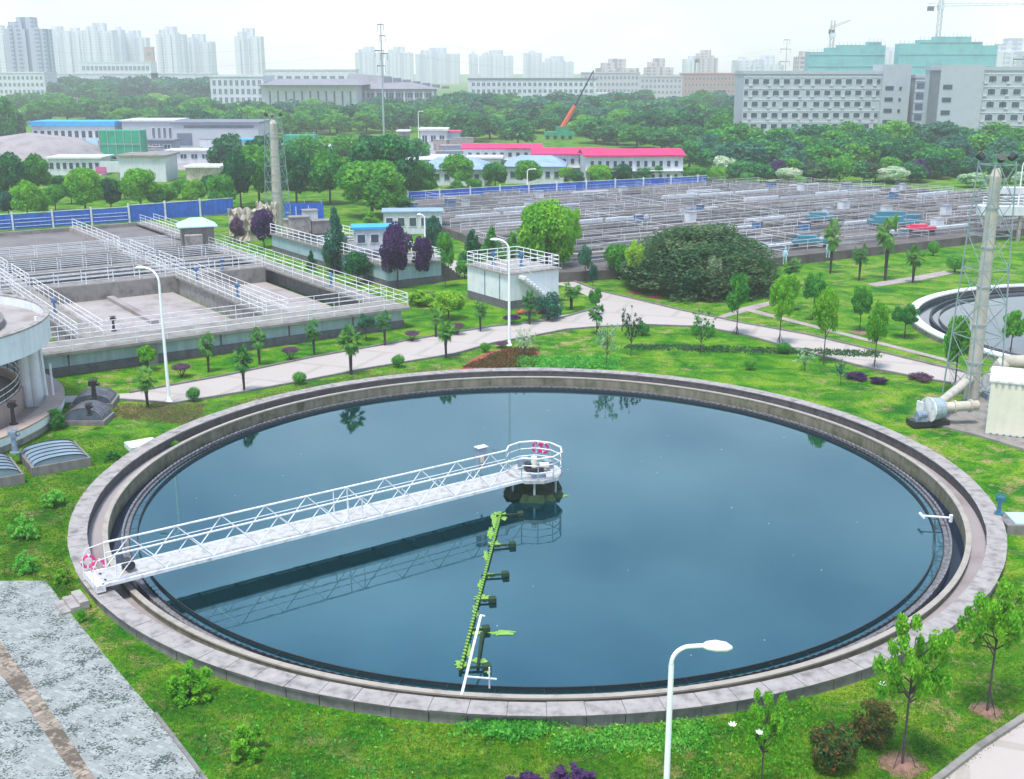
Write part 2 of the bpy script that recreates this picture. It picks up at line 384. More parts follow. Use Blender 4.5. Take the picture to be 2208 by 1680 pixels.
def strip(mb, A, B, z, n=40):
    def res(P):
        P = [G(x, y, z) for x, y in P]; L = [0]
        for a, b in zip(P[:-1], P[1:]): L.append(L[-1] + (b - a).length)
        out = []
        for k in range(n + 1):
            t = L[-1] * k / n; j = max(i for i in range(len(L)) if L[i] <= t + 1e-9); j = min(j, len(P) - 2)
            out.append(P[j].lerp(P[j + 1], (t - L[j]) / max(1e-6, L[j + 1] - L[j])))
        return out
    a, b = res(A), res(B)
    for i in range(n): mb.add([a[i], a[i + 1], b[i + 1], b[i]], [(0, 1, 2, 3)])
mb.add([G(x, y, 0.012) for x, y in road_far[:9] ] + [G(x, y, 0.012) for x, y in road_near[7:][::1]], [tuple(range(9 + len(road_near[7:])))])
struct('road', mb, 'road')
mb = MB(); P = [G(x, y, 0.008) for x, y in [(1292, 662), (1270, 640), (1225, 618), (1190, 612)] + road_far2[1:] + [(2200, 835), (2130, 850)] + road_near[:8]]
mb.add(P, [tuple(range(len(P)))]); struct('road', mb, 'road')
sheet('path', [(1190, 612), (1235, 606), (1218, 560), (1100, 545), (985, 563), (935, 548), (918, 560), (990, 590), (1190, 585)], 0.010, 'road')
kerb(road_far[1:9]); kerb(road_near[7:-1]); kerb(road_far2[1:]); kerb(road_near[:8])
sheet('path', [(1600, 663), (1680, 645), (1690, 650), (1640, 664), (1560, 685), (1530, 690)], 0.016, 'footway')
sheet('path', [(1868, 612), (1960, 598), (2040, 583), (2062, 588), (1985, 604), (1890, 618)], 0.016, 'footway')
sheet('path', [(1600, 668), (1612, 664), (1800, 712), (2060, 778), (2060, 784), (1800, 718)], 0.020, 'footway')
sheet('path', [(1150, 690), (1210, 680), (1260, 672), (1262, 679), (1200, 690)], 0.020, 'road')
for q in ([(1240, 700), (1300, 699)],): pass
# cobbled yard, drain strip, corner road
sheet('cobbled_yard', [(-500, 1255), (98, 1252), (112, 1268), (128, 1292), (150, 1320), (232, 1420), (335, 1540), (400, 1625), (460, 1700), (700, 2100), (-500, 2100)], 0.012, 'cobbles')
sheet('drain_strip', [(-60, 1290), (-8, 1372), (95, 1510), (180, 1640), (290, 1800), (255, 1800), (150, 1660), (60, 1525), (-20, 1430), (-90, 1330)], 0.020, 'drain_strip')
kerb([(335, 1540), (400, 1625), (460, 1705), (600, 1925)], 0.12, 0.06)
sheet('road', [(2018, 1690), (2110, 1622), (2215, 1553), (2600, 1300), (2900, 1700), (2500, 2300), (1700, 1980)], 0.012, 'road')
kerb([(1900, 1790), (2014, 1690), (2110, 1615), (2215, 1546), (2400, 1420)], 0.22, 0.14, mat='concrete')
sheet('path', [(1200, 690), (1240, 681), (1262, 690), (1225, 700)], 0.018, 'road')

# ------------------------------------------------------------------ main clarifier
M('rail_grey', (0.42, 0.42, 0.44), 0.5, 0.15, 3)
cl = thing('settling_tank', 'large round concrete settling tank full of blue water in the foreground', 'tank', (CX, CY, 0))
mb = MB()
nb = 108
for i in range(nb):
    a = 2 * PI * (i + 0.5) / nb; w = 2 * PI * 22.12 / nb - 0.03
    rj = 22.02 + random.uniform(-.008, .02)
    mb.box(CX + rj * math.cos(a), CY + rj * math.sin(a), -0.1, w, 0.16, 0.50, a + PI / 2)
mb.build('outer_wall', 'concrete_face', cl)
MB().ring(CX, CY, 21.44, 22.20, 0.40, 0.478, 192).build('walkway', 'concrete_face', cl)
mb = MB()
for i in range(nb):
    a0 = 2 * PI * i / nb + .0006; a1 = 2 * PI * (i + 1) / nb - .0006; zt_ = .5 + random.uniform(-.006, .006); q0 = 21.41 + random.uniform(-.012, .012); q1 = 22.24 + random.uniform(-.015, .015)
    pp = [(CX + q * math.cos(a), CY + q * math.sin(a)) for q, a in ((q0, a0), (q1, a0), (q1, a1), (q0, a1))]
    mb.prism(pp, .481, zt_)
mb.build('paving', 'concrete_pale', cl)
MB().ring(CX, CY, 21.46, 21.93, -0.6, 0.395, 192).build('inner_wall', 'concrete_dark', cl)
MB().ring(CX, CY, 20.76, 21.455, -0.3, -0.05, 192).build('channel_floor', 'channel_floor', cl)
mb = MB().ring(CX, CY, 20.64, 20.755, -1.2, 0.20, 192); mb.build('channel_wall', 'moss_wall', cl)
MB().ring(CX, CY, 20.56, 20.80, 0.203, 0.27, 192).build('lip', 'lip_stone', cl)
MB().ring(CX, CY, 20.58, 20.637, -1.2, 0.20, 192).build('moss_face', 'moss_wall', cl)
def serrated(r0, r1, zb, zt, dz, n, mat, name):
    mb = MB(); vs = []
    for i in range(n):
        a = 2 * PI * i / n; z = zt - (dz if i % 2 else 0)
        for r in (r0, r1):
            vs += [(CX + r * math.cos(a), CY + r * math.sin(a), zb), (CX + r * math.cos(a), CY + r * math.sin(a), z)]
    fs = []
    for i in range(n):
        a = 4 * i; b = 4 * ((i + 1) % n)
        fs += [(a, b, b + 1, a + 1), (b + 2, a + 2, a + 3, b + 3), (a + 1, b + 1, b + 3, a + 3)]
    mb.add(vs, fs); return mb.build(name, mat, cl)
serrated(19.93, 20.03, -0.8, -0.19, 0.05, 640, 'crust', 'trough_wall')
serrated(19.66, 19.70, -0.8, -0.21, 0.06, 640, 'baffle_dark', 'weir_plate')
MB().ring(CX, CY, 19.70, 19.93, -0.6, -0.36, 192).build('trough_floor', 'crust', cl)
MB().ring(CX, CY, 19.30, 19.335, -0.6, -0.17, 192).build('baffle', 'baffle_dark', cl)
b0 = MB().bar((CX + 19.32, CY, -0.18), (CX + 19.68, CY, -0.22), 0.016).build('bracket', 'baffle_dark', cl)
for i in range(1, 72): part_copy(b0, cl, (0, 0, 0), 2 * PI * i / 72)
w = MB(); w.disc(CX, CY, 19.66, -0.3, 192); struct('water', w, 'water_blue')
w = MB(); w.ring(CX, CY, 20.03, 20.58, -1.1, -0.55, 192); struct('water', w, 'water_dark')
# steps, slabs beside the tank
def at_r(ang, r, z=0): return Vector((CX + r * math.cos(R(ang)), CY + r * math.sin(R(ang)), z))
p = G(178, 1296, 0.1); an = math.atan2(p.y - CY, p.x - CX)
mb = MB()
for k, (r, h) in enumerate(((22.6, .34), (22.95, .2), (23.3, .09))):
    mb.box(CX + r * math.cos(an), CY + r * math.sin(an), 0, 0.36, 1.25, h, an)
tag(mb.build('steps', 'concrete_pale'), 'three pale concrete steps leading up to the tank rim beside the bridge end', 'steps')
p = G(306, 958, 0.2); mb = MB(); mb.box(p.x, p.y, 0, 1.6, 1.3, 0.3, 0.6)
tag(mb.build('concrete_slab', 'wall_white'), 'small pale concrete slab set against the outside of the tank rim at left', 'slab')
p = G(2195, 1120, .45)
ob = thing('outlet_chamber', 'concrete outlet chamber with pale lid joined to the right of the tank rim', 'chamber', (p.x, p.y, 0))
MB().box(p.x + .35, p.y, 0, 2.2, 1.6, 0.46, -0.05).build('chamber_wall', 'concrete_face', ob)
MB().box(p.x + .5, p.y, 0.463, 1.7, 1.35, 0.06, -0.05).build('lid', 'roof_ice', ob)
def valve(p, h, label, mat='valve_blue', s=1.0):
    t = thing('valve_pedestal', label, 'valve', p)
    x, y, z = p
    MB().tube((x, y, z), (x, y, z + .06), .2 * s, .2 * s, 12).tube((x, y, z + .06), (x, y, z + h), .11 * s, .08 * s, 12).build('pedestal', mat, t)
    MB().box(x, y, z + h, .3 * s, .24 * s, .22 * s).tube((x - .2 * s, y, z + h + .12), (x + .25 * s, y, z + h + .12), .07 * s, .07 * s, 8).build('gearbox', 'black_metal' if mat == 'black_metal' else mat, t); gb = t.children[-1]
    mb = MB(); mb.tube((x, y, z + h + .22 * s), (x, y, z + h + .3 * s), .02, .02, 6)
    for k in range(12):
        a = 2 * PI * k / 12; b = 2 * PI * (k + 1) / 12; q = .22 * s
        mb.tube((x + q * math.cos(a), y + q * math.sin(a), z + h + .3 * s), (x + q * math.cos(b), y + q * math.sin(b), z + h + .3 * s), .018, .018, 5)
    for k in range(3):
        a = 2 * PI * k / 3; mb.tube((x, y, z + h + .3 * s), (x + .22 * s * math.cos(a), y + .22 * s * math.sin(a), z + h + .3 * s), .014, .014, 5)
    mb.build('handwheel', mat, gb); return t
p = G(2153, 1108, .5); valve((p.x, p.y, .5), .62, 'blue valve pedestal standing on the right side of the large tank rim')
# scum pipe on the right baffle
p = G(2050, 1121, 0); q = G(1988, 1117, 0)
t = thing('scum_pipe', 'thin white T shaped pipe reaching over the water from the right baffle', 'pipe', (p.x, p.y, 0))
MB().tube((p.x, p.y, .1), (q.x, q.y, .12), .05, .05, 8).build('pipe', 'rail_white', t)
MB().tube((q.x, q.y - .25, .12), (q.x, q.y + .3, .12), .07, .07, 8).build('end_piece', 'rail_white', t)
MB().tube((p.x, p.y, -.1), (p.x, p.y, .25), .09, .09, 8).build('socket', 'rail_white', t)

# ------------------------------------------------------------------ bridge
BA = math.atan2(G(225, 1245, .8).y - CY, G(225, 1245, .8).x - CX)
BF = (CX, CY, BA)
def bw(x, y, z):
    c, s = math.cos(BA), math.sin(BA); return Vector((CX + x * c - y * s, CY + x * s + y * c, z))
br = thing('scraper_bridge', 'white lattice footbridge reaching from the tank rim to the centre of the water', 'bridge', (CX, CY, 0.5))
X0, X1, HW = 1.2, 21.85, 0.66
ZB, ZT = 0.62, 1.98
MB(BF).bx(X0, X1, -HW, HW, .80, .84).build('deck', 'deck_plate', br)
for s in (-1, 1):
    MB(BF).bx(X0, X1, s * HW - .06 + s * .07, s * HW + .06 + s * .07, .72, .86).build('bottom_chord', 'white_paint', br)
    MB(BF).tube((X0, s * (HW + .07), ZT), (X1 - .6, s * (HW + .07), ZT), .045, .045, 6).build('top_chord', 'rail_white', br)
    MB(BF).tube((X0, s * (HW + .07), ZT - .45), (X1 - .6, s * (HW + .07), ZT - .45), .022, .022, 6).build('middle_rail', 'rail_white', br)
    npan = 10; L = (X1 - .6 - X0) / npan
    for k in range(npan):
        a = X0 + k * L
        MB(BF).tube((a, s * (HW + .07), .9), (a + L / 2, s * (HW + .07), ZT), .026, .026, 5).build('brace', 'rail_white', br)
        MB(BF).tube((a + L / 2, s * (HW + .07), ZT), (a + L, s * (HW + .07), .9), .026, .026, 5).build('brace', 'rail_white', br)
    for a in (10.2, 10.9, X1 - .6):
        MB(BF).tube((a, s * (HW + .07), .9), (a, s * (HW + .07), ZT), .03, .03, 5).build('post', 'rail_white', br)
mb = MB(BF)
for k in range(12): mb.bx(X0 + 1 + k * 1.7, X0 + 1.1 + k * 1.7, -HW, HW, .66, .778)
mb.build('cross_beams', 'concrete_dark', br)
MB(BF).bx(X0, X1 - .15, -HW + .07, HW - .07, .780, .797).build('deck_shade_plate', 'black_metal', br)  # added dark plate; its black colour stands in for shade under the deck
# rim end: loop rail, end beam, drive wheel
mb = MB(BF); mb.bx(X1 - .1, X1 + .25, -HW - .2, HW + .2, .58, .86); mb.build('end_beam', 'white_paint', br)
mb = MB(BF)
for s in (-1, 1):
    mb.path([(X1 - .6, s * .73, ZT), (X1 + .1, s * .73, ZT - .1), (X1 + .3, s * .73, 1.5), (X1 + .3, s * .73, .6)], .022, 5)
mb.build('end_rail', 'rail_white', br)
mb = MB(BF); mb.tube((X1 - .25, -.45, .68), (X1 - .25, -.25, .68), .17, .17, 14).tube((X1 - .25, .25, .68), (X1 - .25, .45, .68), .17, .17, 14)
mb.build('drive_wheel', 'black_metal', br)
mb = MB(BF); mb.tube((X1 - 1.3, -.25, 1.15), (X1 - 1.3, .3, 1.15), .2, .2, 12).bx(X1 - 1.5, X1 - 1.1, -.3, -.05, .84, 1.1); mb.build('drive_motor', 'black_metal', br)
# central platform
pl = thing('centre_platform', 'round white railed platform with drive motor at the inner end of the bridge', 'platform', (CX, CY, -.2))
MB().lathe(CX, CY, [(0, .62), (1.47, .66), (1.47, .84), (0, .84)], 10).build('platform_deck', 'deck_plate', pl)
for zz, rr_ in ((1.98, .045), (1.6, .028), (1.22, .028)):
    mb = MB(); n = 9; a0 = BA + R(28); a1 = BA + R(332)
    for k in range(n):
        a = a0 + (a1 - a0) * k / n; b = a0 + (a1 - a0) * (k + 1) / n
        mb.tube((CX + 1.43 * math.cos(a), CY + 1.43 * math.sin(a), zz), (CX + 1.43 * math.cos(b), CY + 1.43 * math.sin(b), zz), rr_, rr_, 6)
    mb.build('rail', 'rail_white', pl)
for k in range(10):
    a = BA + R(28 + 304 * k / 9)
    MB().tube((CX + 1.43 * math.cos(a), CY + 1.43 * math.sin(a), .86), (CX + 1.43 * math.cos(a), CY + 1.43 * math.sin(a), 1.98), .028, .028, 5).build('post', 'steel', pl)
MB().box(CX, CY - .05, .86, .8, .7, .22, .4).tube((CX - .3, CY, 1.08), (CX - .3, CY, 1.3), .2, .2, 12).build('gearbox', 'black_metal', pl)
MB().box(CX - .55, CY + .5, .845, .5, .4, .55, .2).box(CX + .7, CY + .5, .845, .35, .5, .4, .8).box(CX + .2, CY - .9, .845, .7, .3, .18, .3).build('gear_case', 'motor_grey', pl)
MB().tube((CX, CY, 1.08), (CX, CY, 1.62), .17, .15, 14).tube((CX + .32, CY - .05, 1.18), (CX + .75, CY - .05, 1.18), .14, .14, 12).build('motor', 'cream', pl)
for k in range(6):
    a = R(30 + 60 * k); MB().tube((CX + 1.25 * math.cos(a), CY + 1.25 * math.sin(a), .62), (CX + 1.25 * math.cos(a), CY + 1.25 * math.sin(a), -.6), .06, .06, 6).build('leg', 'steel', pl)
MB().tube((CX, CY, -.9), (CX, CY, .62), .55, .5, 20).build('column', 'algae', pl)
mb = MB(); vs = []
n = 40
for k in range(n):
    a = 2 * PI * k / n; r = 1.40 + random.uniform(-.12, .35)
    vs += [(CX + r * math.cos(a), CY + r * math.sin(a), -.3), (CX + (r - .18) * math.cos(a), CY + (r - .18) * math.sin(a), random.uniform(-.12, .12))]
fs = [(2 * i, 2 * ((i + 1) % n), 2 * ((i + 1) % n) + 1, 2 * i + 1) for i in range(n)] + [tuple(2 * i + 1 for i in range(n))]
mb.add(vs, fs); mb.build('feed_well', 'algae', pl)
# control cabinet
p = bw(2.55, -1.0, 0)
cab = thing('control_cabinet', 'grey control cabinet under a small white canopy on the far side of the bridge', 'cabinet', (p.x, p.y, .8))
MB().box(p.x, p.y, 1.30, .48, .32, 1.0, BA).build('case', 'motor_grey', cab)
MB().box(p.x, p.y, 2.35, .60, .42, .04, BA).build('canopy', 'white_paint', cab)
MB().box(p.x, p.y, .66, .08, .08, .69, BA).build('stand', 'steel', cab)
MB().box(p.x + .05, p.y - .19, 1.6, .22, .03, .35, BA).build('door_panel', 'cream', cab)
def buoy(p, ax, label):
    t = thing('lifebuoy', label, 'lifebuoy', p); ax = Vector(ax).normalized(); up = Vector((0, 0, 1)); n = 20
    A = MB(); B = MB()
    for k in range(n):
        a = 2 * PI * k / n; b = 2 * PI * (k + 1) / n; f = lambda q: Vector(p) + (ax * math.cos(q) + up * math.sin(q)) * .24
        (A if (k % 5) != 0 else B).tube(f(a), f(b), .065, .065, 8)
    A.build('ring', 'buoy_red', t); B.build('white_band', 'white_paint', t)
for dx, w_ in ((0.15, 'left'), (0.62, 'right')):
    a = BA + PI + R(52) - dx * .5; pp = (CX + 1.5 * math.cos(a), CY + 1.5 * math.sin(a), 1.6)
    buoy(pp, (-math.sin(a), math.cos(a), 0), 'red lifebuoy hung on the centre platform railing, the %s one of the pair' % w_)
p = bw(X1 + .05, -.86, 1.28); buoy(p, (math.cos(BA), math.sin(BA), 0), 'upper red lifebuoy hung at the rim end of the bridge')
p = bw(X1 - .35, -.86, .98); buoy((p.x, p.y, .98), (math.cos(BA), math.sin(BA), 0), 'lower red lifebuoy hung at the rim end of the bridge')

# scum skimmer arm
A0 = G(1080, 1107, -.22); A1 = G(992, 1448, -.22)
sk = thing('surface_skimmer', 'long green slimed skimmer arm with short side arms floating below the bridge', 'skimmer', (A0.x, A0.y, -.2))
mb = MB()
mb.tube(A0, A1, .06, .06, 8)
mb.build('arm_tube', 'algae', sk)
dA = A1 - A0
c = A0 + dA * .5 / 60; cl0 = MB().box(c.x, c.y, -.16, .10, .13, .05, .4).build('clip', 'duckweed', sk)
for k in range(1, 60): part_copy(cl0, sk, tuple(dA * k / 60))
sides = [((1070, 1112), (1122, 1108)), ((1052, 1178), (1105, 1174)), ((1038, 1241), (1090, 1238)), ((1024, 1295), (1062, 1293)), ((1010, 1357), (1048, 1356)), ((995, 1440), (1050, 1438))]
for a, b in sides:
    a = G(*a, -.2); b = G(*b, -.2)
    MB().tube(a, b, .05, .05, 6).box(b.x, b.y, -.28, .28, .3, .18, .2).build('side_arm', 'algae', sk)
a = G(1040, 1366, -.2); b = G(1030, 1440, -.2)
MB().tube(a, b, .09, .05, 8).build('hose', 'algae', sk)
def blob(px, py, wpx, hpx, seed, z=-.285, mat='duckweed', th=.02):
    rd = random.Random(seed); pts = []
    n = 26
    for k in range(n):
        a = 2 * PI * k / n; q = rd.uniform(.45, 1.05)
        pts.append(G(px + wpx * q * math.cos(a), py + hpx * q * math.sin(a), z))
    c = G(px, py, z)
    m = MB(); n = len(pts)
    m.add([c + Vector((0, 0, th))] + [p for p in pts], [(0, 1 + i, 1 + (i + 1) % n) for i in range(n)])
    return m
k = 0
for i, (px, py, wq, hq) in enumerate([(1078, 1114, 22, 13), (1066, 1122, 10, 18), (1065, 1172, 17, 9), (1058, 1150, 9, 16), (1048, 1200, 8, 16), (1052, 1240, 20, 7), (1036, 1262, 8, 14), (1040, 1289, 20, 9), (1025, 1320, 8, 18), (1030, 1360, 22, 12), (1080, 1365, 36, 7), (1010, 1400, 9, 22), (995, 1432, 20, 10), (1035, 1425, 24, 8), (1050, 1442, 9, 14), (1206, 1069, 30, 3)]):
    o = blob(px, py, wq, hq, i + 3).build('duckweed', 'duckweed')
    tag(o, 'bright green duckweed patch drifting against the skimmer arm', 'water weed', 'duckweed patches round the skimmer arm')
rs = random.Random(4); mb = MB()
for k in range(34):
    q = 18.5 * math.sqrt(rs.random()); a = rs.uniform(0, 6.28); r = rs.uniform(.012, .03)
    mb.prism([(CX + q * math.cos(a) + r * math.cos(b), CY + q * math.sin(a) + r * .7 * math.sin(b)) for b in (0, 1, 2, 3, 4, 5)], -.298, -.29)
tag(mb.build('scum_specks', 'off_white'), 'tiny pale specks of scum floating on the blue water', None, None, 'stuff')
# white dip pipe at the near lip
a = G(1037, 1327, .9); b = G(995, 1500, .28)
t = thing('skimmer_pipe', 'white pipe leaning from the near lip of the tank over the skimmer arm', 'pipe', (b.x, b.y, .27))
MB().tube(a, b, .05, .05, 8).build('pipe', 'rail_white', t)
c1 = a.lerp(b, .78); MB().tube(c1, c1 + Vector((1.05, .0, -.1)), .035, .035, 6).tube(c1 + Vector((.8, 0, -.45)), c1 + Vector((.8, 0, .35)), .03, .03, 6).build('cross_piece', 'rail_white', t)
MB().tube(a, a + Vector((.15, -.05, 0)), .035, .035, 6).build('hook', 'rail_white', t)

# =================================================================== helpers for railings
def railing(P0, P1, z, label, h=1.1, sp=2.0, rails=3, r=.027, parts=True, mat='rail_white', group=None):
    P0 = Vector((P0[0], P0[1], z)); P1 = Vector((P1[0], P1[1], z)); d = P1 - P0; L = d.length; n = max(1, int(round(L / sp)))
    if not parts:
        mb = MB()
        for k in range(rails):
            zz = h * (k + 1) / rails; mb.tube(P0 + Vector((0, 0, zz)), P1 + Vector((0, 0, zz)), r, r, 4)
        for k in range(n + 1):
            q = P0 + d * k / n; mb.tube(q, q + Vector((0, 0, h)), r, r, 4)
        return tag(mb.build('railing', mat), label, 'railing', group)
    t = thing('railing', label, 'railing', P0, group)
    for k in range(rails):
        zz = h * (k + 1) / rails; MB().tube(P0 + Vector((0, 0, zz)), P1 + Vector((0, 0, zz)), r, r, 5).build('rail', mat, t)
    p0 = MB().tube(P0, P0 + Vector((0, 0, h)), r, r, 5).build('post', mat, t)
    for k in range(1, n + 1): part_copy(p0, t, tuple(d * k / n))
    return t

# =================================================================== left aeration basin
BO = (-8.4, 91.8, R(34.7))
def bl(u, v):
    c, s = math.cos(BO[2]), math.sin(BO[2]); return (BO[0] + u * c - v * s, BO[1] + u * s + v * c)
ab = thing('aeration_basin', 'long raised blue grey aeration basin with open pools behind the street lamp at left', 'basin', (BO[0], BO[1], 0))
TZ = 1.8
U0, V1 = -62, 66
mb = MB(BO)       # wall ring + inner walls
mb.bx(U0, -.5, 0.5, .9, .62, TZ - .2); mb.build('front_wall', 'wall_blue', ab)
MB(BO).bx(U0, -.35, 0.35, .92, 0, .62).build('plinth', 'plinth', ab)
mb = MB(BO); mb.bx(U0, 0, -.25, 3.6, TZ - .195, TZ); mb.build('front_walkway', 'concrete', ab)
MB(BO).bx(-.9, -.5, .9, V1, 0, TZ - .2).build('side_wall', 'concrete_face', ab)
MB(BO).bx(-2.0, 0, 3.603, V1, TZ - .195, TZ).build('side_walkway', 'concrete', ab)
for k in range(10):
    u = -5 - k * 5.5; MB(BO).bx(u, u + .12, 0.44, .497, .62, TZ - .2).build('pilaster', 'plinth', ab)
MB(BO).bx(-21.6, -20.9, -.12, .35, 0, TZ - .2).build('buttress', 'concrete_face', ab)
WALK = [(-11, -9), (-25.5, -23.5), (-41, -39)]
for (a, b) in WALK:
    MB(BO).bx(a, b, 3.603, 24.997, TZ - .19, TZ + .005).build('walkway', 'concrete', ab)
    MB(BO).bx(a + .3, b - .3, 3.605, 24.99, .0, TZ - .192).build('dividing_wall', 'concrete_pale', ab)
MB(BO).bx(U0, -2.003, 25, 27, 0, TZ).build('cross_wall', 'concrete', ab)
MB(BO).bx(U0, -2.003, 3.2, 3.598, 0, TZ - .2).build('pool_wall', 'concrete_face', ab)
MB(BO).bx(U0, -2.003, 34, 35.6, 0, TZ).build('cross_wall', 'concrete', ab)
MB(BO).bx(U0, -2.003, 43.5, 45, 0, TZ).build('cross_wall', 'concrete', ab)
MB(BO).bx(U0, 0, V1, V1 + .4, 0, TZ).build('back_wall', 'concrete', ab)
MB(BO).bx(-10.3, -9.6, 45.005, 66, 0, TZ + .12).build('dividing_wall', 'concrete_pale', ab)
for (a, b) in [(-11, -9.4), (-25, -23.4), (-41, -39.4)]:
    MB(BO).bx(a, b, 27.003, 33.997, 0, TZ - .006).build('dividing_wall', 'concrete', ab)
    MB(BO).bx(a, b, 35.603, 43.497, 0, TZ - .006).build('dividing_wall', 'concrete', ab)
MB(BO).bx(-17.5, -16.9, 12, 24.8, 0, .62).build('low_baffle_wall', 'channel_floor', ab)
def pool(u0, u1, v0, v1, z, mat):
    m = MB(BO); m.bx(u0, u1, v0, v1, z - .05, z); struct('water', m, mat)
pool(-23.2, -11.3, 3.6, 25, .30, 'foam'); pool(-8.7, -2.0, 3.6, 25, .30, 'foam'); pool(-38.7, -25.8, 3.6, 25, .28, 'sludge'); pool(-62, -41.3, 3.6, 25, .28, 'sludge')
pool(-62, -2.0, 27, 34, .9, 'pool_dark'); pool(-62, -2, 35.6, 43.5, .8, 'pool_dark'); pool(-62, -10.31, 45, 66, 1.35, 'sludge'); pool(-9.59, -2, 45, 66, 1.35, 'sludge')
def brl(u0, v0, u1, v1, label, parts=True, sp=1.8, **kw):
    return railing(bl(u0, v0), bl(u1, v1), TZ + .005, label, parts=parts, sp=sp, **kw)
brl(-60, .05, -.1, .05, 'white railing along the outer front edge of the left basin', sp=2.2)
brl(-60, 3.3, -.3, 3.3, 'white railing along the pool side of the left basin front walkway', sp=2.2)
brl(-.1, .2, -.1, 65, 'white railing along the outer right edge of the left basin beside the lawn', sp=2.2)
brl(-1.8, 3.6, -1.8, 65, 'white railing along the pool side of the left basin right walkway', sp=2.2)
brl(-9.1, 3.6, -9.1, 25, 'white railing on the right side of the walkway between the two front pools')
brl(-10.9, 3.6, -10.9, 25, 'white railing on the left side of the walkway between the two front pools')
brl(-23.6, 3.6, -23.6, 25, 'white railing on the right side of the walkway left of the foamy pool')
brl(-25.4, 3.6, -25.4, 25, 'white railing on the left side of the walkway left of the foamy pool')
brl(-39.1, 3.6, -39.1, 25, 'white railing on the leftmost walkway across the basin at the frame edge')
for v, wd in ((25.2, 'front edge of the first'), (26.8, 'back edge of the first'), (34.2, 'front edge of the second'), (35.4, 'back edge of the second'), (43.7, 'front edge of the third'), (44.8, 'back edge of the third')):
    brl(-60, v, -2.2, v, 'white railing along the %s cross wall of the left basin' % wd, parts=False, sp=2.4, r=.04)
for (a, b, v0, v1, nm) in ((-10.9, -9.5, 27, 34, 'first'), (-24.9, -23.5, 27, 34, 'second'), (-10.9, -9.5, 35.6, 43.5, 'third'), (-24.9, -23.5, 35.6, 43.5, 'fourth')):
    for u in (a, b):
        brl(u, v0, u, v1, 'short white railing on a dividing wall between the dark middle channels', parts=False, sp=1.8, r=.04, group='short railings over the middle channels of the left basin')
brl(-9.95, 46, -9.95, 65.5, 'white railing on the wall that splits the rear pools', parts=False, sp=2.2, r=.04)
# small equipment on the basin
for i, (u, v, c) in enumerate(((-22.6, 4.5, 'black_metal'), (-10, 12, 'pump_blue'), (-24.5, 14, 'pump_blue'), (-10, 22, 'pump_blue'), (-6, 26, 'pump_blue'), (-1.2, 12, 'pump_blue'))):
    x, y = bl(u, v)
    valve((x, y, TZ + .01), .8, ['dark valve pedestal standing on the front walkway at the corner of the foamy pool', 'blue valve pedestal halfway along the walkway between front pools', 'blue valve pedestal on the walkway left of the foamy pool', 'blue valve pedestal near the back of the walkway between front pools', 'blue valve pedestal on the first cross wall of the left basin', 'blue valve pedestal on the right walkway of the left basin'][i], c)
x, y = bl(-4.5, 40)
hut = thing('hut', 'small hut with pale blue hipped roof standing on the left basin', 'hut', (x, y, TZ))
p = G(400, 545, TZ); x, y = p.x, p.y + 5
TLh = TL[hut.name]; hut.location = (x, y, TZ); TL[hut.name] = Vector((x, y, TZ))
MB().box(x, y, 0, 3.4, 2.6, 4.0, R(20)).build('wall', 'concrete_face', hut)
def hip(mb, cx, cy, z, sx, sy, hh, a=0.0, ov=.4, ridge=.4, th=.12):
    c, s = math.cos(a), math.sin(a); X, Y = sx / 2 + ov, sy / 2 + ov; r = sx / 2 * ridge
    L = [(-X, -Y, z), (X, -Y, z), (X, Y, z), (-X, Y, z), (-X, -Y, z + th), (X, -Y, z + th), (X, Y, z + th), (-X, Y, z + th), (-r, 0, z + hh), (r, 0, z + hh)]
    mb.add([(cx + x_ * c - y_ * s, cy + x_ * s + y_ * c, z_) for x_, y_, z_ in L], [(3, 2, 1, 0), (0, 1, 5, 4), (1, 2, 6, 5), (2, 3, 7, 6), (3, 0, 4, 7), (4, 5, 9, 8), (5, 6, 9), (6, 7, 8, 9), (7, 4, 8)]); return mb
hip(MB(), x, y, 4.0, 3.4, 2.6, .9, R(20)).build('roof', 'roof_ice', hut)
MB().box(x + .2, y - 2.2, TZ, 1.8, 1.2, 1.5, R(20)).build('annex', 'concrete_pale', hut)
# fence behind
def panel_fence(P, h, label, post_sp=6.0, mat='fence_blue', bars=False):
    a = Vector((P[0][0], P[0][1], 0)); t = thing('hoarding', label, 'hoarding', a)
    for q0, q1 in zip(P[:-1], P[1:]):
        q0 = Vector((q0[0], q0[1], 0)); q1 = Vector((q1[0], q1[1], 0)); d = q1 - q0; L = d.length; n = max(1, round(L / post_sp)); an = math.atan2(d.y, d.x)
        for k in range(n):
            a0 = q0 + d * k / n; a1 = q0 + d * (k + 1) / n; m = (a0 + a1) / 2
            MB().box(m.x, m.y, .15, L / n - .22, .06, h - .15 + random.uniform(-.05, .05), an).build('panel', mat, t)
            if bars:
                mb = MB()
                for zz in (.45, .95, 1.4): mb.box(m.x, m.y - .07, zz, L / n - .5, .05, .06, an)
                mb.build('rails', 'rail_white', t)
            MB().box(m.x, m.y, h + .06, L / n - .1, .1, .07, an).build('top_rail', 'rail_white', t)
            MB().box(a0.x, a0.y - .05, 0, .22, .22, h + .35, an).build('post', 'white_paint', t)
    return t
f0 = G(-60, 503, 0); f1 = G(280, 480, 0); f2 = G(505, 462, 0)
panel_fence([(f0.x, f0.y), (f1.x, f1.y)], 2.1, 'bright blue hoarding with white posts and bars behind the left basin', 5.0, bars=True)
panel_fence([(f1.x, f1.y), (f2.x, f2.y)], 2.3, 'plain bright blue hoarding between the left basin and the rock screen', 6.0)
g0 = G(880, 443, 0); g1 = G(1200, 421, 0); g2 = G(1560, 402, 0)
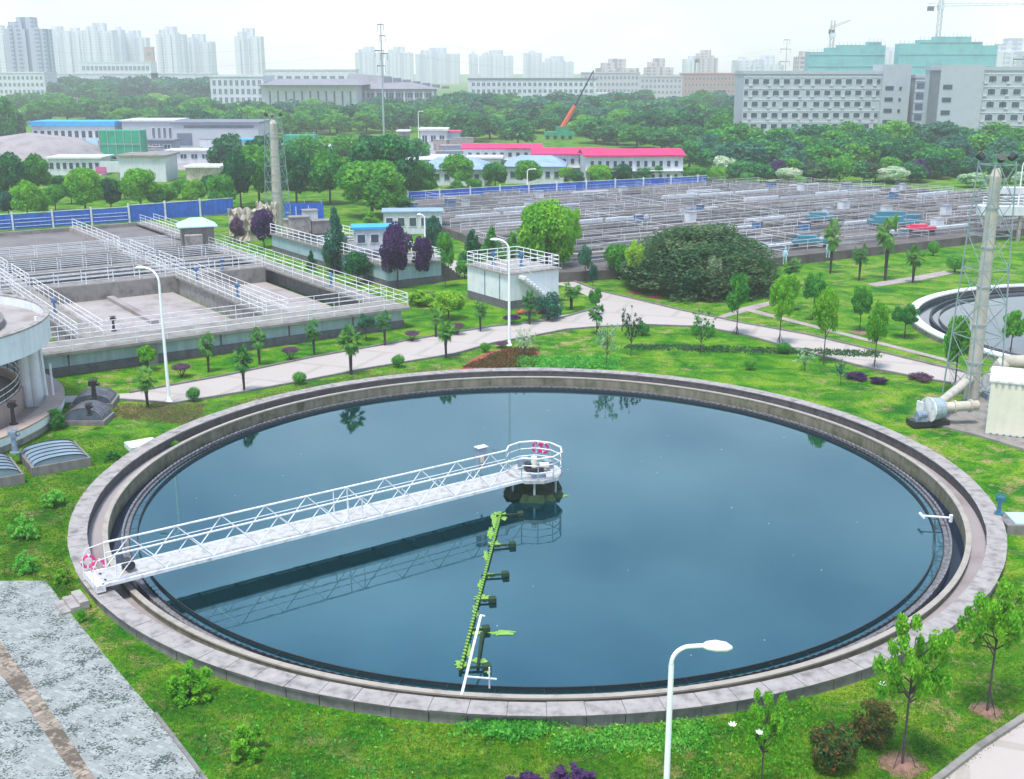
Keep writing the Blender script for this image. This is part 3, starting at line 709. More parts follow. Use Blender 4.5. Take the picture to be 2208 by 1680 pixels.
panel_fence([(g0.x, g0.y), (g1.x, g1.y), (g2.x, g2.y)], 2.0, 'long bright blue hoarding with white posts in front of the red roofed dormitory', 6.0)
# =================================================================== round tanks at left
TX, TY = -38.0, 65.2
rt = thing('elevated_tank', 'white round elevated tank on a column at the left edge of the picture', 'tank', (TX, TY, 0))
MB().lathe(TX, TY, [(10.0, 4.6), (10.15, 4.6), (10.15, 6.1), (9.85, 6.1), (9.85, 5.2), (10.0, 4.6)], 96).build('tank_wall', 'wall_white', rt)
MB().ring(TX, TY, 9.845, 10.22, 6.103, 6.2, 96).build('rim', 'concrete_pale', rt)
MB().lathe(TX, TY, [(0, 4.6), (9.98, 4.6)], 64).build('tank_floor', 'wall_white', rt)
MB().ring(TX, TY, 7.4, 7.6, 5.2, 5.95, 96).build('inner_ring', 'concrete_face', rt)
w = MB(); w.disc(TX, TY, 9.84, 5.55, 64); struct('water', w, 'foam')
p = G(93, 885, 0)
MB().tube((p.x - .2, p.y, 0), (p.x - .2, p.y, 4.6), .42, .42, 20).build('column', 'wall_white', rt)
MB().tube((p.x + .42, p.y - .1, 0), (p.x + .25, p.y - .1, 6.0), .09, .09, 10).tube((p.x + .75, p.y, 0), (p.x + .75, p.y, 3.0), .07, .07, 8).build('downpipe', 'wall_white', rt)
for a in (150, 200, 250, 300, 20):
    MB().tube((TX + 8.5 * math.cos(R(a)), TY + 8.5 * math.sin(R(a)), 0), (TX + 8.5 * math.cos(R(a)), TY + 8.5 * math.sin(R(a)), 4.6), .4, .4, 16).build('column', 'wall_white', rt)
LX, LY, LR = -39.9, 64.3, 12.5
lt = thing('ground_tank', 'low round concrete tank ring below the elevated tank at the left edge', 'tank', (LX, LY, 0))
MB().lathe(LX, LY, [(LR - .05, 0), (LR - .05, .55)], 128).build('base', 'concrete_pale', lt)
MB().lathe(LX, LY, [(LR, .45), (LR + .12, .45), (LR + .12, .9), (LR, .9), (LR, .45)], 128).build('outer_wall', 'wall_white', lt)
MB().ring(LX, LY, LR - .9, LR + .17, .903, 1.0, 128).build('walkway', 'basin_tile', lt)
MB().ring(LX, LY, LR - 2.4, LR - 2.2, .1, 1.75, 128).build('inner_wall', 'basin_tile', lt)
w = MB(); w.ring(LX, LY, LR - 2.2, LR - .9, .2, .35, 96); struct('water', w, 'basin_tile')
w = MB(); w.disc(LX, LY, LR - 2.4, 1.2, 64); struct('water', w, 'sludge')
mb = MB(); n = 60
rl = thing('railing', 'curved white railing round the low tank ring at the left edge', 'railing', (LX, LY, 1))
for zz in (.4, .75, 1.1):
    mb = MB(); 
    for k in range(n):
        a = -PI / 2 + PI * k / n; b = -PI / 2 + PI * (k + 1) / n; q = LR - 2.3
        mb.tube((LX + q * math.cos(a), LY + q * math.sin(a), 1.75 + zz - .3), (LX + q * math.cos(b), LY + q * math.sin(b), 1.75 + zz - .3), .03, .03, 4)
    mb.build('rail', 'rail_white', rl)
for k in range(24):
    a = -PI / 2 + PI * k / 24; q = LR - 2.3
    MB().tube((LX + q * math.cos(a), LY + q * math.sin(a), 1.75), (LX + q * math.cos(a), LY + q * math.sin(a), 2.55), .03, .03, 4).build('post', 'black_metal', rl)
p = G(30, 915, 1.0); valve((p.x, p.y, 1.0), 1.0, 'dark valve pedestal standing on the walkway of the low tank at the left edge', 'black_metal', 1.2)
# chambers with arched covers
def arched(x, y, a, L, W, h, rise, label, matw, matc, name='covered_chamber'):
    t = thing(name, label, 'chamber', (x, y, 0))
    fr = (x, y, a)
    MB(fr).bx(-L / 2, L / 2, -W / 2, W / 2, 0, h).build('chamber_wall', matw, t)
    mb = MB(fr); n = 10; vs = []
    for k in range(n + 1):
        q = PI * k / n
        for yy in (-W / 2 + .15, W / 2 - .15): vs.append((-math.cos(q) * (L / 2 - .15), yy, h + .01 + rise * math.sin(q)))
    fs = [(2 * k, 2 * k + 1, 2 * k + 3, 2 * k + 2) for k in range(n)] + [tuple(2 * k for k in range(n, -1, -1)), tuple(2 * k + 1 for k in range(n + 1))]
    mb.add(vs, fs); mb.build('arched_cover', matc, t)
    for yy in np.linspace(-W / 2 + .15, W / 2 - .15, 6):
        mb = MB(fr)
        pts = [(-math.cos(PI * k / n) * (L / 2 - .15), yy, h + .03 + rise * math.sin(PI * k / n)) for k in range(n + 1)]
        mb.path(pts, .03, 4); mb.build('rib', 'black_metal' if matc == 'cover_glass' else 'concrete_face', t)
    return t
c = G(60, 995, .3)
arched(c.x + 1.2, c.y + .6, R(34), 3.0, 3.3, .5, .3, 'pale glazed arched cover nearer the lawn, just below the low tank ring', 'concrete_face', 'cover_glass')
q_ = G(20, 1015, .3)
arched(q_.x - .9, q_.y - .6, R(34), 3.0, 3.3, .53, .42, 'pale glazed arched cover cut by the left picture edge', 'concrete_face', 'cover_glass')
p = G(33, 978, .6); valve((p.x, p.y, .65), .9, 'blue grey valve between the two pale arched covers', 'motor_grey', 1.4)
c = G(190, 900, .25)
arched(c.x, c.y, 0.0, 2.6, 1.9, .3, .75, 'dark grated arched cover nearer the camera beside the low tank', 'concrete_face', 'cover_dark')
c2 = G(200, 868, .25)
arched(c2.x, c2.y + .4, R(8), 2.6, 2.2, .32, .55, 'dark grated arched cover behind another one, near the road end', 'concrete_face', 'cover_dark')
p = G(204, 862, .8); valve((p.x, p.y, .9), .8, 'dark valve head standing above the rear grated cover', 'black_metal', 1.5)
p = G(193, 893, 1.0); valve((p.x, p.y, .95), .4, 'small dark valve standing above the front grated cover', 'black_metal', 1.0)

# =================================================================== right round tank
QX, QY, QR = 52.3, 89.7, 19.1
q = thing('round_tank', 'second round settling tank with pale rim cut by the right picture edge', 'tank', (QX, QY, 0))
MB().ring(QX, QY, QR - .5, QR + .3, .42, .56, 128).build('rim', 'wall_white', q)
MB().lathe(QX, QY, [(QR + .2, 0), (QR + .2, .418)], 128).build('outer_wall', 'concrete_pale', q)
MB().ring(QX, QY, QR - .48, QR, .02, .415, 128).build('inner_wall', 'concrete_dark', q)
MB().ring(QX, QY, QR - 1.7, QR - 1.5, .03, .3, 128).build('weir', 'baffle_dark', q)
MB().ring(QX, QY, QR - 2.3, QR - 2.24, .03, .25, 128).build('baffle', 'crust', q)
w = MB(); w.disc(QX, QY, QR - .49, .06, 96); struct('water', w, 'water_green')

# =================================================================== stacks with lattice frames
def stack(bx, by, zt, r0, r1, label, base=True, rot=0.3, fw=1.75):
    t = thing('exhaust_stack', label, 'chimney', (bx, by, 0))
    mb = MB(); n = 6
    MB().lathe(bx, by, [(r0, 0), (r1, zt - .5), (r1 * .5, zt)], 24).build('flue', 'duct', t)
    for k in range(1, n):
        z = zt * k / n; r = r0 + (r1 - r0) * z / zt
        MB().ring(bx, by, r, r + .06, z, z + .1, 24).build('flange', 'steel', t)
    C = [(bx + fw * math.cos(rot + PI / 4 + k * PI / 2), by + fw * math.sin(rot + PI / 4 + k * PI / 2)) for k in range(4)]
    C2 = [(bx + fw * .62 * math.cos(rot + PI / 4 + k * PI / 2), by + fw * .62 * math.sin(rot + PI / 4 + k * PI / 2)) for k in range(4)]
    at = lambda k, z: Vector((C[k][0] + (C2[k][0] - C[k][0]) * z / zt, C[k][1] + (C2[k][1] - C[k][1]) * z / zt, z))
    for k in range(4): MB().tube(at(k, 0), at(k, zt + .4), .055, .045, 5).build('frame_leg', 'steel_green', t)
    nl = 7
    for j in range(nl):
        z0 = (zt + .2) * j / nl; z1 = (zt + .2) * (j + 1) / nl
        mb = MB()
        for k in range(4):
            k2 = (k + 1) % 4
            mb.tube(at(k, z0), at(k2, z1), .022, .022, 4); mb.tube(at(k2, z0), at(k, z1), .022, .022, 4); mb.tube(at(k, z1), at(k2, z1), .035, .035, 4)
        mb.build('frame_bracing', 'steel_green', t)
    for k in range(3):
        a = rot + k * 2.1; MB().tube((bx + .9 * math.cos(a), by + .9 * math.sin(a), zt + .5), (bx + 1.2 * math.cos(a), by + 1.2 * math.sin(a), zt + .75), .2, .26, 10).build('floodlight', 'black_metal', t)
    return t
p = G(2093, 862, 0)
zt = Zat(2135, 362, p.y); stack(p.x, p.y, zt, .46, .34, 'tall beige exhaust stack inside a thin steel frame beside the right pump unit')
stx, sty = p.x, p.y
p = G(606, 492, 0); zt = Zat(597, 258, p.y); stack(p.x - .3, p.y, zt, .62, .5, 'tall beige exhaust stack inside a thin steel frame standing far back beside the rock screen', rot=.6, fw=1.9)
# right pump unit
pad = [G(1962, 905), G(2060, 872), G(2130, 850), G(2400, 905), G(2400, 1045), G(2208, 972), G(2100, 940)]
o = struct('concrete_pad', MB().prism([(v.x, v.y) for v in pad], 0.0, .12), 'concrete')
p0 = G(2124, 935, .12)
cb = thing('equipment_housing', 'large cream metal equipment housing with bolted edges at the right picture edge', 'housing', (p0.x, p0.y, .12))
aa = R(-24)
fr = (p0.x, p0.y, aa)
MB(fr).bx(0, 7.5, 0, 3.4, .14, 3.25).build('body', 'cream', cb)
MB(fr).bx(-.08, 7.6, -.05, 3.5, 3.253, 3.36).build('lid', 'white_paint', cb)
mb = MB(fr)
for k in range(9): mb.box(-.04, -.04, .3 + k * .34, .06, .06, .16)
for k in range(20): mb.box(.3 + k * .35, -.05, .16, .14, .05, .06)
for k in range(20): mb.box(.3 + k * .35, -.06, 3.14, .14, .05, .06)
for k in range(9): mb.box(2.75, -.03, .3 + k * .34, .05, .06, .16)
mb.build('bolts', 'motor_grey', cb)
dk = thing('duct_elbow', 'cream curved duct joining the fan to the housing at right', 'duct', (p0.x - 1.2, p0.y + .6, .12))
a = G(2122, 885, 1.3); b = G(2040, 878, 1.1)
MB().tube((a.x + .1, a.y + 1.2, 1.25), (a.x - 1.3, a.y + 1.1, 1.2), .30, .30, 18).tube((a.x - 1.3, a.y + 1.1, 1.2), (a.x - 2.0, a.y + 1.25, 1.1), .30, .32, 18).build('pipe', 'duct', dk)
MB().tube((a.x - .3, a.y + 1.18, 1.24), (a.x - .42, a.y + 1.17, 1.24), .39, .39, 18).tube((a.x - 1.25, a.y + 1.1, 1.2), (a.x - 1.37, a.y + 1.1, 1.2), .39, .39, 18).build('flange', 'duct', dk)
fx, fy = a.x - 2.5, a.y + 1.1
fn = thing('fan_unit', 'grey centrifugal fan with motor on the concrete pad at the foot of the stack', 'fan', (fx, fy, .12))
MB().tube((fx - .35, fy - .1, 1.05), (fx + .45, fy + .1, 1.1), .72, .62, 22).build('fan_casing', 'steel', fn)
MB().tube((fx - 1.15, fy - .35, .75), (fx - .55, fy - .2, .8), .26, .26, 14).box(fx - .85, fy - .3, .42, .7, .4, .2).build('motor', 'motor_grey', fn)
MB().tube((fx - .42, fy - .12, 1.05), (fx - .36, fy - .1, 1.05), .76, .76, 22).box(fx - .9, fy - .1, .95, .12, .5, .6, .3).build('belt_guard', 'white_paint', fn)
MB().box(fx - .3, fy, .12, 2.3, 1.0, .3, .2).build('base_frame', 'black_metal', fn)
MB().tube((fx + .3, fy + .2, 1.3), (stx - .1, sty, 1.5), .26, .28, 16).build('outlet', 'duct', fn)
f2 = thing('fan_unit', 'second grey fan partly hidden between the stack and the housing', 'fan', (stx + 1.2, sty + .3, .12))
MB().tube((stx + .9, sty - .2, 1.2), (stx + 1.6, sty + .1, 1.2), .6, .55, 18).build('fan_casing', 'white_paint', f2)
MB().tube((stx + 1.7, sty - .1, .7), (stx + 2.3, sty - .1, .7), .25, .25, 12).box(stx + 1.7, sty - .1, .12, 1.8, .9, .4).build('motor', 'motor_grey', f2)
p = G(2150, 812, 0)
ub = thing('overground_pipe', 'thick cream pipe bending out of the ground behind the housing at right', 'pipe', (p.x, p.y, 0))
zz = Zat(2160, 780, p.y)
MB().tube((p.x, p.y, 0), (p.x, p.y, zz - .5), .52, .52, 20).tube((p.x, p.y, zz - .55), (p.x + .45, p.y, zz), .52, .5, 20).tube((p.x + .4, p.y, zz), (p.x + 6, p.y - .6, zz), .48, .48, 20).build('pipe', 'duct', ub, smooth=True)

# =================================================================== street lamps
def lamp(base, h, reach, ang, label, r=.09, head=.62, bend=.55):
    t = thing('street_lamp', label, 'street lamp', base); b = Vector(base); d = Vector((math.cos(ang), math.sin(ang), 0)); up = Vector((0, 0, 1))
    MB().lathe(b.x, b.y, [(r * 2, b.z), (r * 2, b.z + .12), (r * 1.15, b.z + .14), (r, b.z + .5), (r * .68, b.z + h - bend)], 14).build('pole', 'lamp_paint', t, smooth=True)
    pts = [b + up * (h - bend)]
    for k in range(1, 9):
        q = PI / 2 * k / 8; pts.append(b + up * (h - bend + bend * math.sin(q)) + d * (bend * (1 - math.cos(q))))
    pts.append(b + up * (h + .02) + d * reach)
    MB().path(pts, r * .55, 10).build('arm', 'lamp_paint', t)
    e = pts[-1]; mb = MB(); n = 12; rows = []
    s = d.cross(up)
    for k, (x_, w_, zt_, zb_) in enumerate(((0, .05, .04, -.04), (.15 * head, .13, .09, -.06), (.45 * head, .17, .12, -.08), (.8 * head, .14, .08, -.08), (head, .05, .0, -.05))):
        for (yy, z_) in ((-1, -.2), (-.7, .7), (0, 1), (.7, .7), (1, -.2), (.6, -1), (-.6, -1)):
            rows.append(e + d * x_ + s * (w_ * yy) + up * ((zt_ if z_ > 0 else -zb_) * z_))
    fs = []
    for k in range(4):
        for j in range(7): fs.append((k * 7 + j, k * 7 + (j + 1) % 7, (k + 1) * 7 + (j + 1) % 7, (k + 1) * 7 + j))
    fs += [tuple(range(6, -1, -1)), tuple(range(28, 35))]
    mb.add(rows, fs); mb.build('lamp_head', 'lamp_paint', t, smooth=True)
    return t
yb = 21.4
xb = Xat(1447, 1400, yb); ztop = Zat(1470, 1392, yb)
lamp((xb + .02, yb, 0), ztop, .62, R(-4), 'tall white street lamp with one curved arm in front of the tank near the camera', .085, .62, .42)
p = G(365, 868, 0); lamp(p, Zat(330, 580, p.y), .9, R(160), 'white street lamp in front of the left basin with its arm towards the left', .11, .8, .9)
p = G(1098, 745, 0); lamp(p, Zat(1090, 518, p.y), .7, R(165), 'white street lamp at the road beyond the red flower bed', .11, .8, .8)
p = G(918, 590, 0); lamp(p, Zat(918, 463, p.y), .3, R(180), 'short white street lamp behind the purple trees', .11, .5, .4)
p = G(2192, 470, 0); lamp(p, Zat(2195, 345, p.y), .7, R(10), 'white street lamp at the right picture edge behind the stack', .12, .8, .9)
for i, (x, y, yt) in enumerate(((903, 300, 240), (1137, 410, 365), (1503, 240, 226), (820, 640, 700), (882, 600, 560))):
    if i > 2: continue
    p = G(x, y, 0); lamp(p, Zat(x, yt, p.y), 1.0, R(0), ['slim white mast beside the white site building far back', 'white street lamp standing at the blue hoarding before the dormitory', 'distant white street lamp among the trees left of the grey dormitories'][i], .14, .6, .5)

# =================================================================== white block with stairs
KA = R(34.7)
kc = G(1095, 668, 0); KO = (kc.x, kc.y, KA)
bk = thing('pump_tank', 'white walled raised tank with side stairs behind the road lamp', 'tank', (kc.x, kc.y, 0))
kz = 3.1
KW, KD = 5.6, 6.6
MB(KO).bx(0, KW, 0, KD, .75, kz).build('wall', 'wall_white', bk)
MB(KO).bx(-.04, KW + .04, -.04, KD, 0, .748).build('plinth', 'plinth', bk)
MB(KO).bx(-.2, KW + .2, -.2, KD + .1, kz + .002, kz + .14).build('top_slab', 'concrete_pale', bk)
MB(KO).bx(-.03, -.005, 1.2, 1.35, .75, kz).bx(-.03, -.005, 3.6, 3.75, .75, kz).build('downpipe', 'motor_grey', bk)
mb = MB(KO); n = 12
for k in range(n):
    z = kz * (1 - k / n); mb.bx(1.0 + k * .33, 1.0 + k * .33 + .34, -1.05, -.05, z - kz / n - .12, z - .13)
mb.build('stairs', 'wall_white', bk)
MB(KO).tube((1.0, -1.0, kz - .3), (5.0, -1.0, -.05), .05, .05, 5).tube((1.0, -1.0, kz + .7), (5.0, -1.0, .95), .03, .03, 5).build('stair_rail', 'wall_white', bk)
def kl(u, v):
    c, s = math.cos(KA), math.sin(KA); return (kc.x + u * c - v * s, kc.y + u * s + v * c)
for (a, b, nm) in (((0, 0), (KW, 0), 'right front edge'), ((0, 0), (0, KD), 'left front edge'), ((0, KD), (KW, KD), 'back edge'), ((KW, 0), (KW, KD), 'far right edge')):
    railing(kl(*a), kl(*b), kz + .14, 'white railing along the %s of the white walled tank' % nm, sp=1.1, r=.04)
for i, (u, v) in enumerate(((1.5, 4.5), (3.2, 2.5))):
    x, y = kl(u, v); valve((x, y, kz + .14), .9, ['left', 'right'][i] + ' one of two blue valve pedestals on top of the white walled tank', 'pump_blue', 1.1)
mb = MB(); a = G(1115, 668, .3); b = G(1180, 668, .3)
for k in range(5):
    t_ = thing('orange_pipe', 'orange pipe length lying at the foot of the white walled tank', 'pipe', (a.x + k * .55, a.y - .3, 0), 'orange pipes lying at the foot of the white tank') if k < 2 else None
    if t_:
        MB().tube((a.x + k * 1.7, a.y - .6 + k * .25, .2), (a.x + k * 1.7 + 1.5, a.y - .1 + k * .3, .2), .2, .2, 12).build('tube', 'orange', t_)
x, y = kl(.4, -1.2)

# =================================================================== middle raised works
MO_ = G(930, 602, 0); MF = (MO_.x, MO_.y, R(34.7))
def ml(u, v):
    c, s = math.cos(MF[2]), math.sin(MF[2]); return (MF[0] + u * c - v * s, MF[1] + u * s + v * c)
mw = thing('raised_works', 'raised concrete pump works with pale walls and railings behind the purple trees', 'building', (MO_.x, MO_.y, 0))
MB(MF).bx(-6, -.02, -2, 26, .7, 2.0).build('wall', 'wall_blue', mw)
MB(MF).bx(-5.97, .02, -2.05, 26, 0, .698).build('plinth', 'plinth', mw)
MB(MF).bx(-6.2, .25, -2.2, 26.2, 2.003, 2.2).build('top_slab', 'concrete', mw)
MB(MF).bx(-5.5, -.5, 3, 12, 2.203, 2.25).bx(-5.5, -.5, 15, 24, 2.203, 2.25).build('basin_cover', 'pool_dark', mw)
mb = MB(MF)
for k in range(8): mb.bx(.02 + k * .32, .36 + k * .32, -1.9, -.7, 0, 2.0 - k * .25)
mb.build('stairs', 'concrete_dark', mw)
for (a, b, nm) in (((-6.1, -2.1), (-6.1, 26), 'camera side'), ((.15, -2.1), (.15, 26), 'far side'), ((-6.1, -2.1), (.1, -2.1), 'right end'), ((-6.1, 13.5), (.1, 13.5), 'middle')):
    railing(ml(*a), ml(*b), 2.2, 'white railing along the %s of the raised pump works' % nm, sp=1.6, r=.045)
def boxthing(name, label, cat, x, y, z0, sx, sy, sz, a, mat, roof=None, rh=.25, ov=.25, group=None, wins=0, winmat='glass', door=False, hipped=False):
    t = thing(name, label, cat, (x, y, z0), group)
    MB().box(x, y, z0, sx, sy, sz, a).build('wall', mat, t)
    if roof:
        if hipped: hip(MB(), x, y, z0 + sz + .01, sx, sy, rh, a, ov, .5).build('roof', roof, t)
        else: MB().box(x, y, z0 + sz + .003, sx + 2 * ov, sy + 2 * ov, rh, a).build('roof', roof, t)
    if wins:
        c, s = math.cos(a), math.sin(a)
        for k in range(wins):
            u = -sx / 2 + sx * (k + .5) / wins
            window((x, y, a), t, u - sx / wins * .28, u + sx / wins * .28, -sy / 2, z0 + sz * .38, z0 + sz * .75, winmat, 'white_paint')
    if door:
        dr = MB((x, y, a)).bx(sx * .3, sx * .3 + min(1.1, sx * .2), -sy / 2 - .12, -sy / 2 - .004, z0 + .05, z0 + min(2.1, sz * .8)).build('door', 'motor_grey', t)
        MB((x, y, a)).bx(sx * .3 + .08, sx * .3 + .2, -sy / 2 - .18, -sy / 2 - .124, z0 + 1.0, z0 + 1.1).build('handle', 'black_metal', dr)
    return t
p = G(800, 545, 2.2); boxthing('site_shed', 'grey shed with bright blue flat roof on the raised pump works', 'shed', p.x, p.y + 3, 2.2, 4.2, 2.6, 2.2, R(10), 'off_white', 'roof_cyan', wins=3, door=True)
p = G(885, 510, 0); boxthing('site_shed', 'long white shed with thin blue roof behind the tall purple tree', 'shed', p.x, p.y + 4, 0, 7.5, 3.5, 2.8, R(5), 'off_white', 'roof_blue', rh=.15, wins=5)
for i, (px, py, sx, sz, mt) in enumerate(((640, 520, 2.2, 2.6, 'concrete_pale'), (664, 512, 1.6, 3.0, 'off_white'), (690, 520, 2.4, 2.2, 'concrete'), (636, 505, 3.2, 1.6, 'beige_rock'))):
    p = G(px, py, 1.5); boxthing('machine_box', ['squat pale machine box at the left end of the raised works', 'tall white machine box below the blue sign board', 'grey machine box behind the green cypress', 'beige machine box behind the stack foot'][i], 'machine', p.x, p.y + 2, 1.4, sx, 1.6, sz, R(20), mt, 'concrete', rh=.12, ov=.1)
# rock screen
def rock(px0, px1, ybase, ytop, label):
    a = G(px0, ybase, 0); b = G(px1, ybase, 0); zt_ = Zat(px0, ytop, a.y); L = (b - a).length
    mb = MB(); nx, nz = 14, 6; vs = []
    for s_ in (0, 1):
        for j in range(nz + 1):
            for i in range(nx + 1):
                x = a.x + (b.x - a.x) * i / nx; z = zt_ * j / nz * (1 + (random.uniform(-.12, .08) if j == nz else 0)); y = a.y + (b.y - a.y) * i / nx + (s_ * 1.1) + random.uniform(-.25, .25)
                vs.append((x + random.uniform(-.1, .1), y, z))
    W_ = nx + 1; O = W_ * (nz + 1); fs = []
    for j in range(nz):
        for i in range(nx):
            q = j * W_ + i; fs += [(q, q + 1, q + W_ + 1, q + W_), (O + q + 1, O + q, O + q + W_, O + q + W_ + 1)]
        q = j * W_; fs += [(q, q + W_, O + q + W_, O + q), (q + nx + W_, q + nx, O + q + nx, O + q + nx + W_)]
    for i in range(nx): q = nz * W_ + i; fs.append((q, q + 1, O + q + 1, O + q))
    mb.add(vs, fs); return tag(mb.build('rock_screen', 'beige_rock'), label, 'rock wall')
rock(496, 562, 520, 452, 'beige rough rock screen wall behind the purple trees, left piece')
rock(556, 602, 512, 440, 'taller beige rough rock screen wall next to the stack foot')
# blue sign board
p = G(612, 480, 0); yb_ = p.y; x0 = Xat(612, 440, yb_); x1 = Xat(697, 440, yb_)
sg = thing('sign_board', 'large blue site board with white lettering behind the rear stack', 'sign', (x0, yb_, 0))
MB().bx(x0, x1, yb_, yb_ + .12, Zat(650, 472, yb_), Zat(650, 438, yb_)).build('panel', 'fence_blue', sg)
mb = MB()
for k in range(3): mb.bx(x0 + .5 + k * 2.3, x0 + .62 + k * 2.3, yb_ + .13, yb_ + .25, 0, 3)
mb.build('posts', 'steel', sg)
p2 = G(648, 482, 0); y2 = yb_ - 2.5; xa = Xat(647, 460, y2); xb2 = Xat(686, 460, y2)
s2 = thing('sign_board', 'smaller blue board with two large white characters hung in front of the long one', 'sign', (xa, y2, 0))
zb_ = Zat(660, 479, y2); zt2 = Zat(660, 452, y2)
MB().bx(xa, xb2, y2, y2 + .1, zb_, zt2).bx(xa + .2, xa + .35, y2 + .11, y2 + .2, 0, zb_ + .2).bx(xb2 - .35, xb2 - .2, y2 + .11, y2 + .2, 0, zb_ + .2).build('panel', 'fence_blue', s2)
# characters: a square seal-like glyph and an open stroke glyph, read as in the photograph
mb = MB(); cw = (xb2 - xa); hh = zt2 - zb_
cx1 = xa + cw * .32; cx2 = xa + cw * .70; cz = zb_ + hh * .42
def sb(x, z, w_, h_): mb.bx(x - w_ / 2, x + w_ / 2, y2 - .03, y2 - .004, z - h_ / 2, z + h_ / 2)
sb(cx1, cz + .28, .62, .09); sb(cx1, cz, .62, .07); sb(cx1, cz - .28, .62, .09); sb(cx1 - .27, cz, .09, .46); sb(cx1 + .27, cz, .09, .46); sb(cx1, cz, .07, .42)
sb(cx2, cz + .05, .12, .42); sb(cx2 - .2, cz - .12, .3, .1); sb(cx2 + .22, cz - .16, .36, .1)
mb.build('lettering', 'white_paint', s2)
mb = MB()
for (fx_, fz, w_, h_) in ((.30, .5, .1, 1.2), (.62, .72, .1, .5), (.66, .5, .6, .1), (.72, .62, .35, .09), (.1, .4, .5, .1), (.16, .55, .1, .5), (.8, .3, .1, .6), (.44, .35, .3, .1)):
    x_ = x0 + (x1 - x0) * fx_; z_ = Zat(650, 472, yb_) + (Zat(650, 438, yb_) - Zat(650, 472, yb_)) * fz
    mb.bx(x_ - w_ / 2, x_ + w_ / 2, yb_ - .05, yb_ - .004, z_ - h_ / 2, z_ + h_ / 2)
mb.build('lettering', 'white_paint', sg)

# =================================================================== right basin field
fa = R(31); FO = (27.0, 121.0, fa)
def fl(u, v):
    c, s = math.cos(fa), math.sin(fa); return (FO[0] + u * c - v * s, FO[1] + u * s + v * c)
def finv(x, y):
    c, s = math.cos(fa), math.sin(fa); dx, dy = x - FO[0], y - FO[1]; return (dx * c + dy * s, -dx * s + dy * c)
FZ = 1.0
poly = [(3, 112), (20, 117.5), (27, 121), (54, 137.2), (66, 146), (92, 160), (112, 178), (92, 196), (76, 192), (52, 205), (36, 206), (4, 190), (-16, 178), (-13.5, 158), (-6, 140), (-2, 124)]
def inside(x, y):
    c = False; n = len(poly)
    for i in range(n):
        x1_, y1_ = poly[i]; x2_, y2_ = poly[(i + 1) % n]
        if (y1_ > y) != (y2_ > y) and x < (x2_ - x1_) * (y - y1_) / (y2_ - y1_) + x1_: c = not c
    return c
fd = thing('basin_field', 'wide field of old concrete basins crossed by many railings on the right', 'basin', (27, 121, 0))
MB().prism(poly, 0, FZ).build('slab', 'slab_old', fd)
random.seed(11)
NR = 0
for j in range(0, 17):
    v = 3 + j * 4.6
    for i in range(-7, 12):
        u = -4 + i * 7.6 + (j % 3) * 1.1
        cs = [fl(u + a, v + b) for a, b in ((0, 0), (6.6, 0), (6.6, 3.4), (0, 3.4))]
        if not all(inside(*c) for c in cs): continue
        rr_ = random.random()
        if rr_ < .92:
            MB((*FO[:2], fa)).bx(u, u + 6.6, v, v + 3.0, FZ + .004, FZ + .03).build('pool_surface', random.choice(['pool_dark', 'pool_dark', 'pool_dark', 'baffle_dark', 'concrete_dark', 'black_metal']), fd)
            MB((*FO[:2], fa)).bx(u - .15, u + 6.75, v + 3.05, v + 3.5, FZ + .004, FZ + random.choice([.35, .5, .25])).build('channel_wall', random.choice(['concrete_pale', 'concrete', 'lip_stone', 'concrete', 'off_white']), fd)
for j in range(0, 18):
    v = 2.6 + j * 4.6
    # railing run inside the polygon
    us = [u for u in np.arange(-60, 90, 1.0) if inside(*fl(u, v))]
    if len(us) < 8: continue
    u = us[0]
    while u < us[-1] - 6:
        L = random.uniform(9, 17); e = min(u + L, us[-1])
        railing(fl(u, v), fl(e, v), FZ, 'white railing run among the old basins, parallel to the path in front', parts=False, sp=2.6, r=.03, rails=3, h=1.15, group='railings running along the old basin field', mat='rail_white' if random.random() < .45 else 'rail_grey'); NR += 1
        u = e + random.choice([0, 0, 1.5, 4])
for i in range(-7, 12):
    u = -4.6 + i * 7.6
    vs_ = [v for v in np.arange(0, 95, 1.0) if inside(*fl(u, v))]
    if len(vs_) < 8: continue
    v = vs_[0]
    while v < vs_[-1] - 5:
        e = min(v + random.uniform(8, 14), vs_[-1])
        if random.random() < .7:
            railing(fl(u, v), fl(u, e), FZ, 'white railing run among the old basins, leading away from the camera', parts=False, sp=3.6, r=.032, rails=2, h=1.15, group='railings running across the old basin field', mat='rail_white' if random.random() < .3 else 'rail_grey')
        v = e + random.choice([1, 3])
for k in range(26):
    for _ in range(40):
        u = random.uniform(-35, 70); v = random.uniform(4, 80); x, y = fl(u, v)
        if inside(x, y): break
    else: continue
    mt, lb = random.choice([('off_white', 'white'), ('off_white', 'white'), ('wall_white', 'pale'), ('motor_grey', 'grey'), ('pump_blue', 'blue')])
    t = thing('machine_box', '%s machine cabinet standing among the old basins' % lb, 'machine', (x, y, FZ), '%s machine cabinets among the old basins' % lb)
    sx, sz = random.uniform(.7, 1.6), random.uniform(.7, 1.3)
    MB().box(x, y, FZ + .12, sx, 1.0, sz, fa).build('case', mt, t)
    MB().box(x, y, FZ, sx + .2, 1.2, .118, fa).build('base', 'concrete_pale', t)
    MB().box(x, y, FZ + .123 + sz, sx + .16, 1.16, .07, fa).build('lid', 'concrete_pale' if mt != 'off_white' else 'motor_grey', t)
